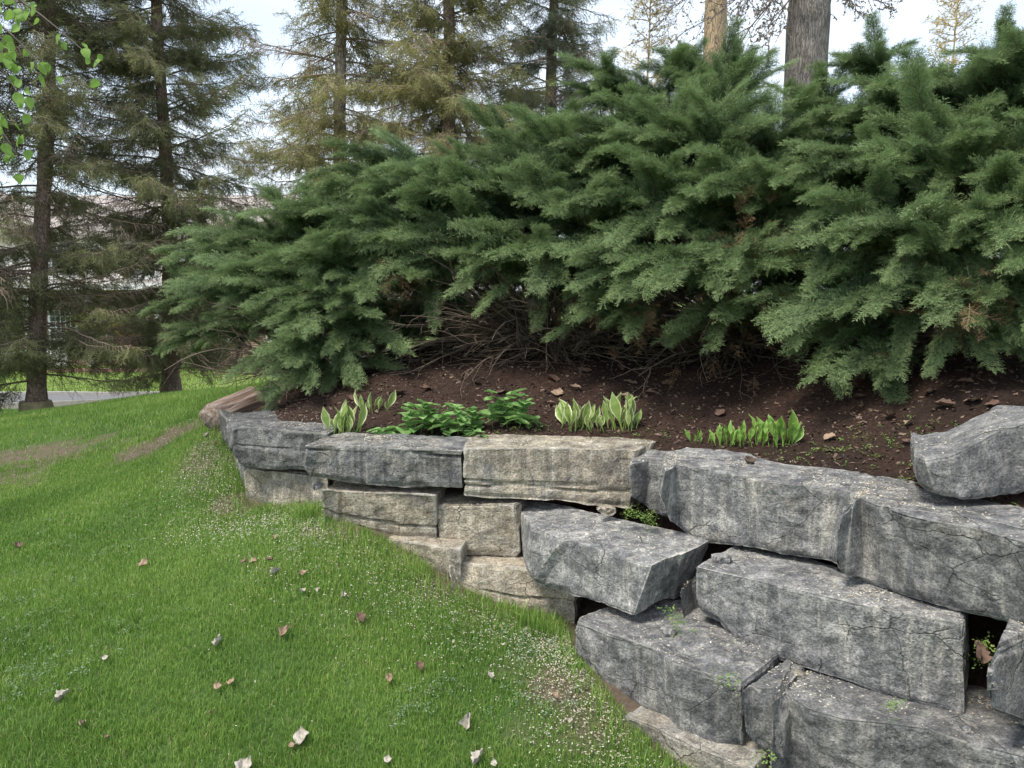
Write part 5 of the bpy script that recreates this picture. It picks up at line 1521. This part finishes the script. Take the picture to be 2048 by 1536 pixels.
q = np.vstack(q); q = q[~behind_wall(q)]
q = np.column_stack([q, lawn_z(q) + .02])
add("clover_patches", bake("clover_patches", WEED, q, frames(norm(r.normal(size=(len(q), 3)) * [1, 1, .1])), r.uniform(.016, .034, len(q)), r.integers(0, 5, len(q))),
    leaf_mat("greyish_clover_leaf", [(0.2, (0.14, 0.22, 0.12)), (0.8, (0.3, 0.38, 0.27))], None, transl=.25), label="greyish clover and small weeds growing in the lawn", cat="clover", kind="stuff")

# ------------------------------------------------------------------ grass
def blades(name, xy, h, w, mat, label, seed, two=True):
    r = np.random.default_rng(seed); n = len(xy)
    z = lawn_z(xy) - .004
    a = r.uniform(0, 6.283, n); lean = np.abs(r.normal(.25, .28, n)); la_ = r.uniform(0, 6.283, n)
    side = np.column_stack([np.cos(a), np.sin(a), 0 * a]) * (w * r.uniform(.7, 1.3, n))[:, None]
    hh = h * r.uniform(.5, 1.25, n)
    ld = np.column_stack([np.cos(la_) * lean, np.sin(la_) * lean, 0 * a])
    b0 = np.column_stack([xy, z])
    mid = b0 + ld * hh[:, None] * .3 + np.column_stack([0 * z, 0 * z, hh * .6])
    tip = b0 + ld * hh[:, None] * 1.0 + np.column_stack([0 * z, 0 * z, hh * (1 - .28 * np.minimum(lean, 1.4))])
    rn = r.random(n)
    if two:
        V = np.stack([b0 - side, b0 + side, mid + side * .8, mid - side * .8, tip], 1).reshape(-1, 3)
        o = (np.arange(n) * 5)[:, None]
        T = np.vstack([o + [0, 1, 2], o + [0, 2, 3], o + [3, 2, 4]]); k = 5; tp_ = [0, 0, .6, .6, 1]
    else:
        V = np.stack([b0 - side, b0 + side, tip], 1).reshape(-1, 3)
        o = (np.arange(n) * 3)[:, None]; T = o + [0, 1, 2]; k = 3; tp_ = [0, 0, 1]
    return V, T, np.tile(tp_, n), np.repeat(rn, k)

def lawn_scatter(n, x0, x1, y0, y1, r, keep=1.0):
    q = np.column_stack([r.uniform(x0, x1, n), r.uniform(y0, y1, n)])
    u = q[:, 0] / np.maximum(q[:, 1], .1)
    q = q[(~behind_wall(q, .09)) & (u > -.76) & (u < .55)]
    m = soil_mask(q); q = q[r.random(len(q)) > m * .93]
    cl_ = vnoise(np.column_stack([q * 9, 0 * q[:, :1]]), 21)
    return q[r.random(len(q)) < .72 + .4 * cl_]
r = np.random.default_rng(99)
sets = [(lawn_scatter(340000, -3.6, 1.2, 2.2, 4.6, r), .046, .0015, True), (lawn_scatter(250000, -5.2, .4, 4.6, 7.0, r), .043, .0021, True),
        (lawn_scatter(110000, -8.2, -1.2, 7.0, 10.6, r), .05, .004, False), (lawn_scatter(60000, -11, 0, 10.6, 14.9, r), .05, .006, False)]
# long tufts along the foot of the wall
foot = resample(WALL_LINE[:11], 3000) + r.normal(0, .045, (3000, 2)) - np.array([.03, .06]); foot = foot[~behind_wall(foot, .06)]
sets.append((foot[r.random(len(foot)) < .75], .1, .002, True))
for (px, py) in [(620,1040),(600,1045),(760,1075),(850,1150),(1060,1262),(1090,1275),(700,1060)]:
    c = on_lawn(px, py)[:2]; k = c + r.normal(0, .035, (120, 2)); sets.append((k[~behind_wall(k)], .14, .0022, True))
Vs, Ts, tps_, rns, n0 = [], [], [], [], 0
for k, (xy_, h_, w_, two) in enumerate(sets):
    if not len(xy_): continue
    big_ = .75 + .5 * (vnoise(np.column_stack([xy_ * 1.7, 0 * xy_[:, :1]]), 77) + 1) / 2
    V, T, a, b_ = blades("grass", xy_, h_ * big_, w_, None, None, 200 + k, two)
    Vs.append(V); Ts.append(T + n0); tps_.append(a); rns.append(b_); n0 += len(V)
M_GRASS = leaf_mat("lawn_grass_blade", [(0.12, (0.075, 0.165, 0.028)), (0.42, (0.145, 0.28, 0.048)), (0.68, (0.22, 0.37, 0.07)), (0.92, (0.36, 0.46, 0.13))], (0.33, 0.46, 0.13), .4, .35, rough=.45, world_scale=1.5, straw=.04, patchy=1.9)
add("grass", mesh_from("grass", np.vstack(Vs), np.vstack(Ts), {"tip": np.concatenate(tps_), "rnd": np.concatenate(rns)}, smooth=False), M_GRASS, label="lush green spring grass of the lawn", cat="grass", kind="stuff")
q = np.column_stack([np.random.default_rng(4).uniform(-20, -4, 26000), np.random.default_rng(6).uniform(18.8, 28.5, 26000)])
V, T, a, b_ = blades("grass", q, .07, .012, None, None, 300, False)
add("grass", mesh_from("grass", V, T, {"tip": a, "rnd": b_}, smooth=False), leaf_mat("sun_tinted_far_blade", [(0.2, (0.12, 0.2, 0.03)), (0.8, (0.22, 0.3, 0.06))], None, transl=.3), label="sunlit yellow-green grass across the road before the brick house", cat="grass", kind="stuff")  # yellow-green blade tint stands in for sun on the far grass
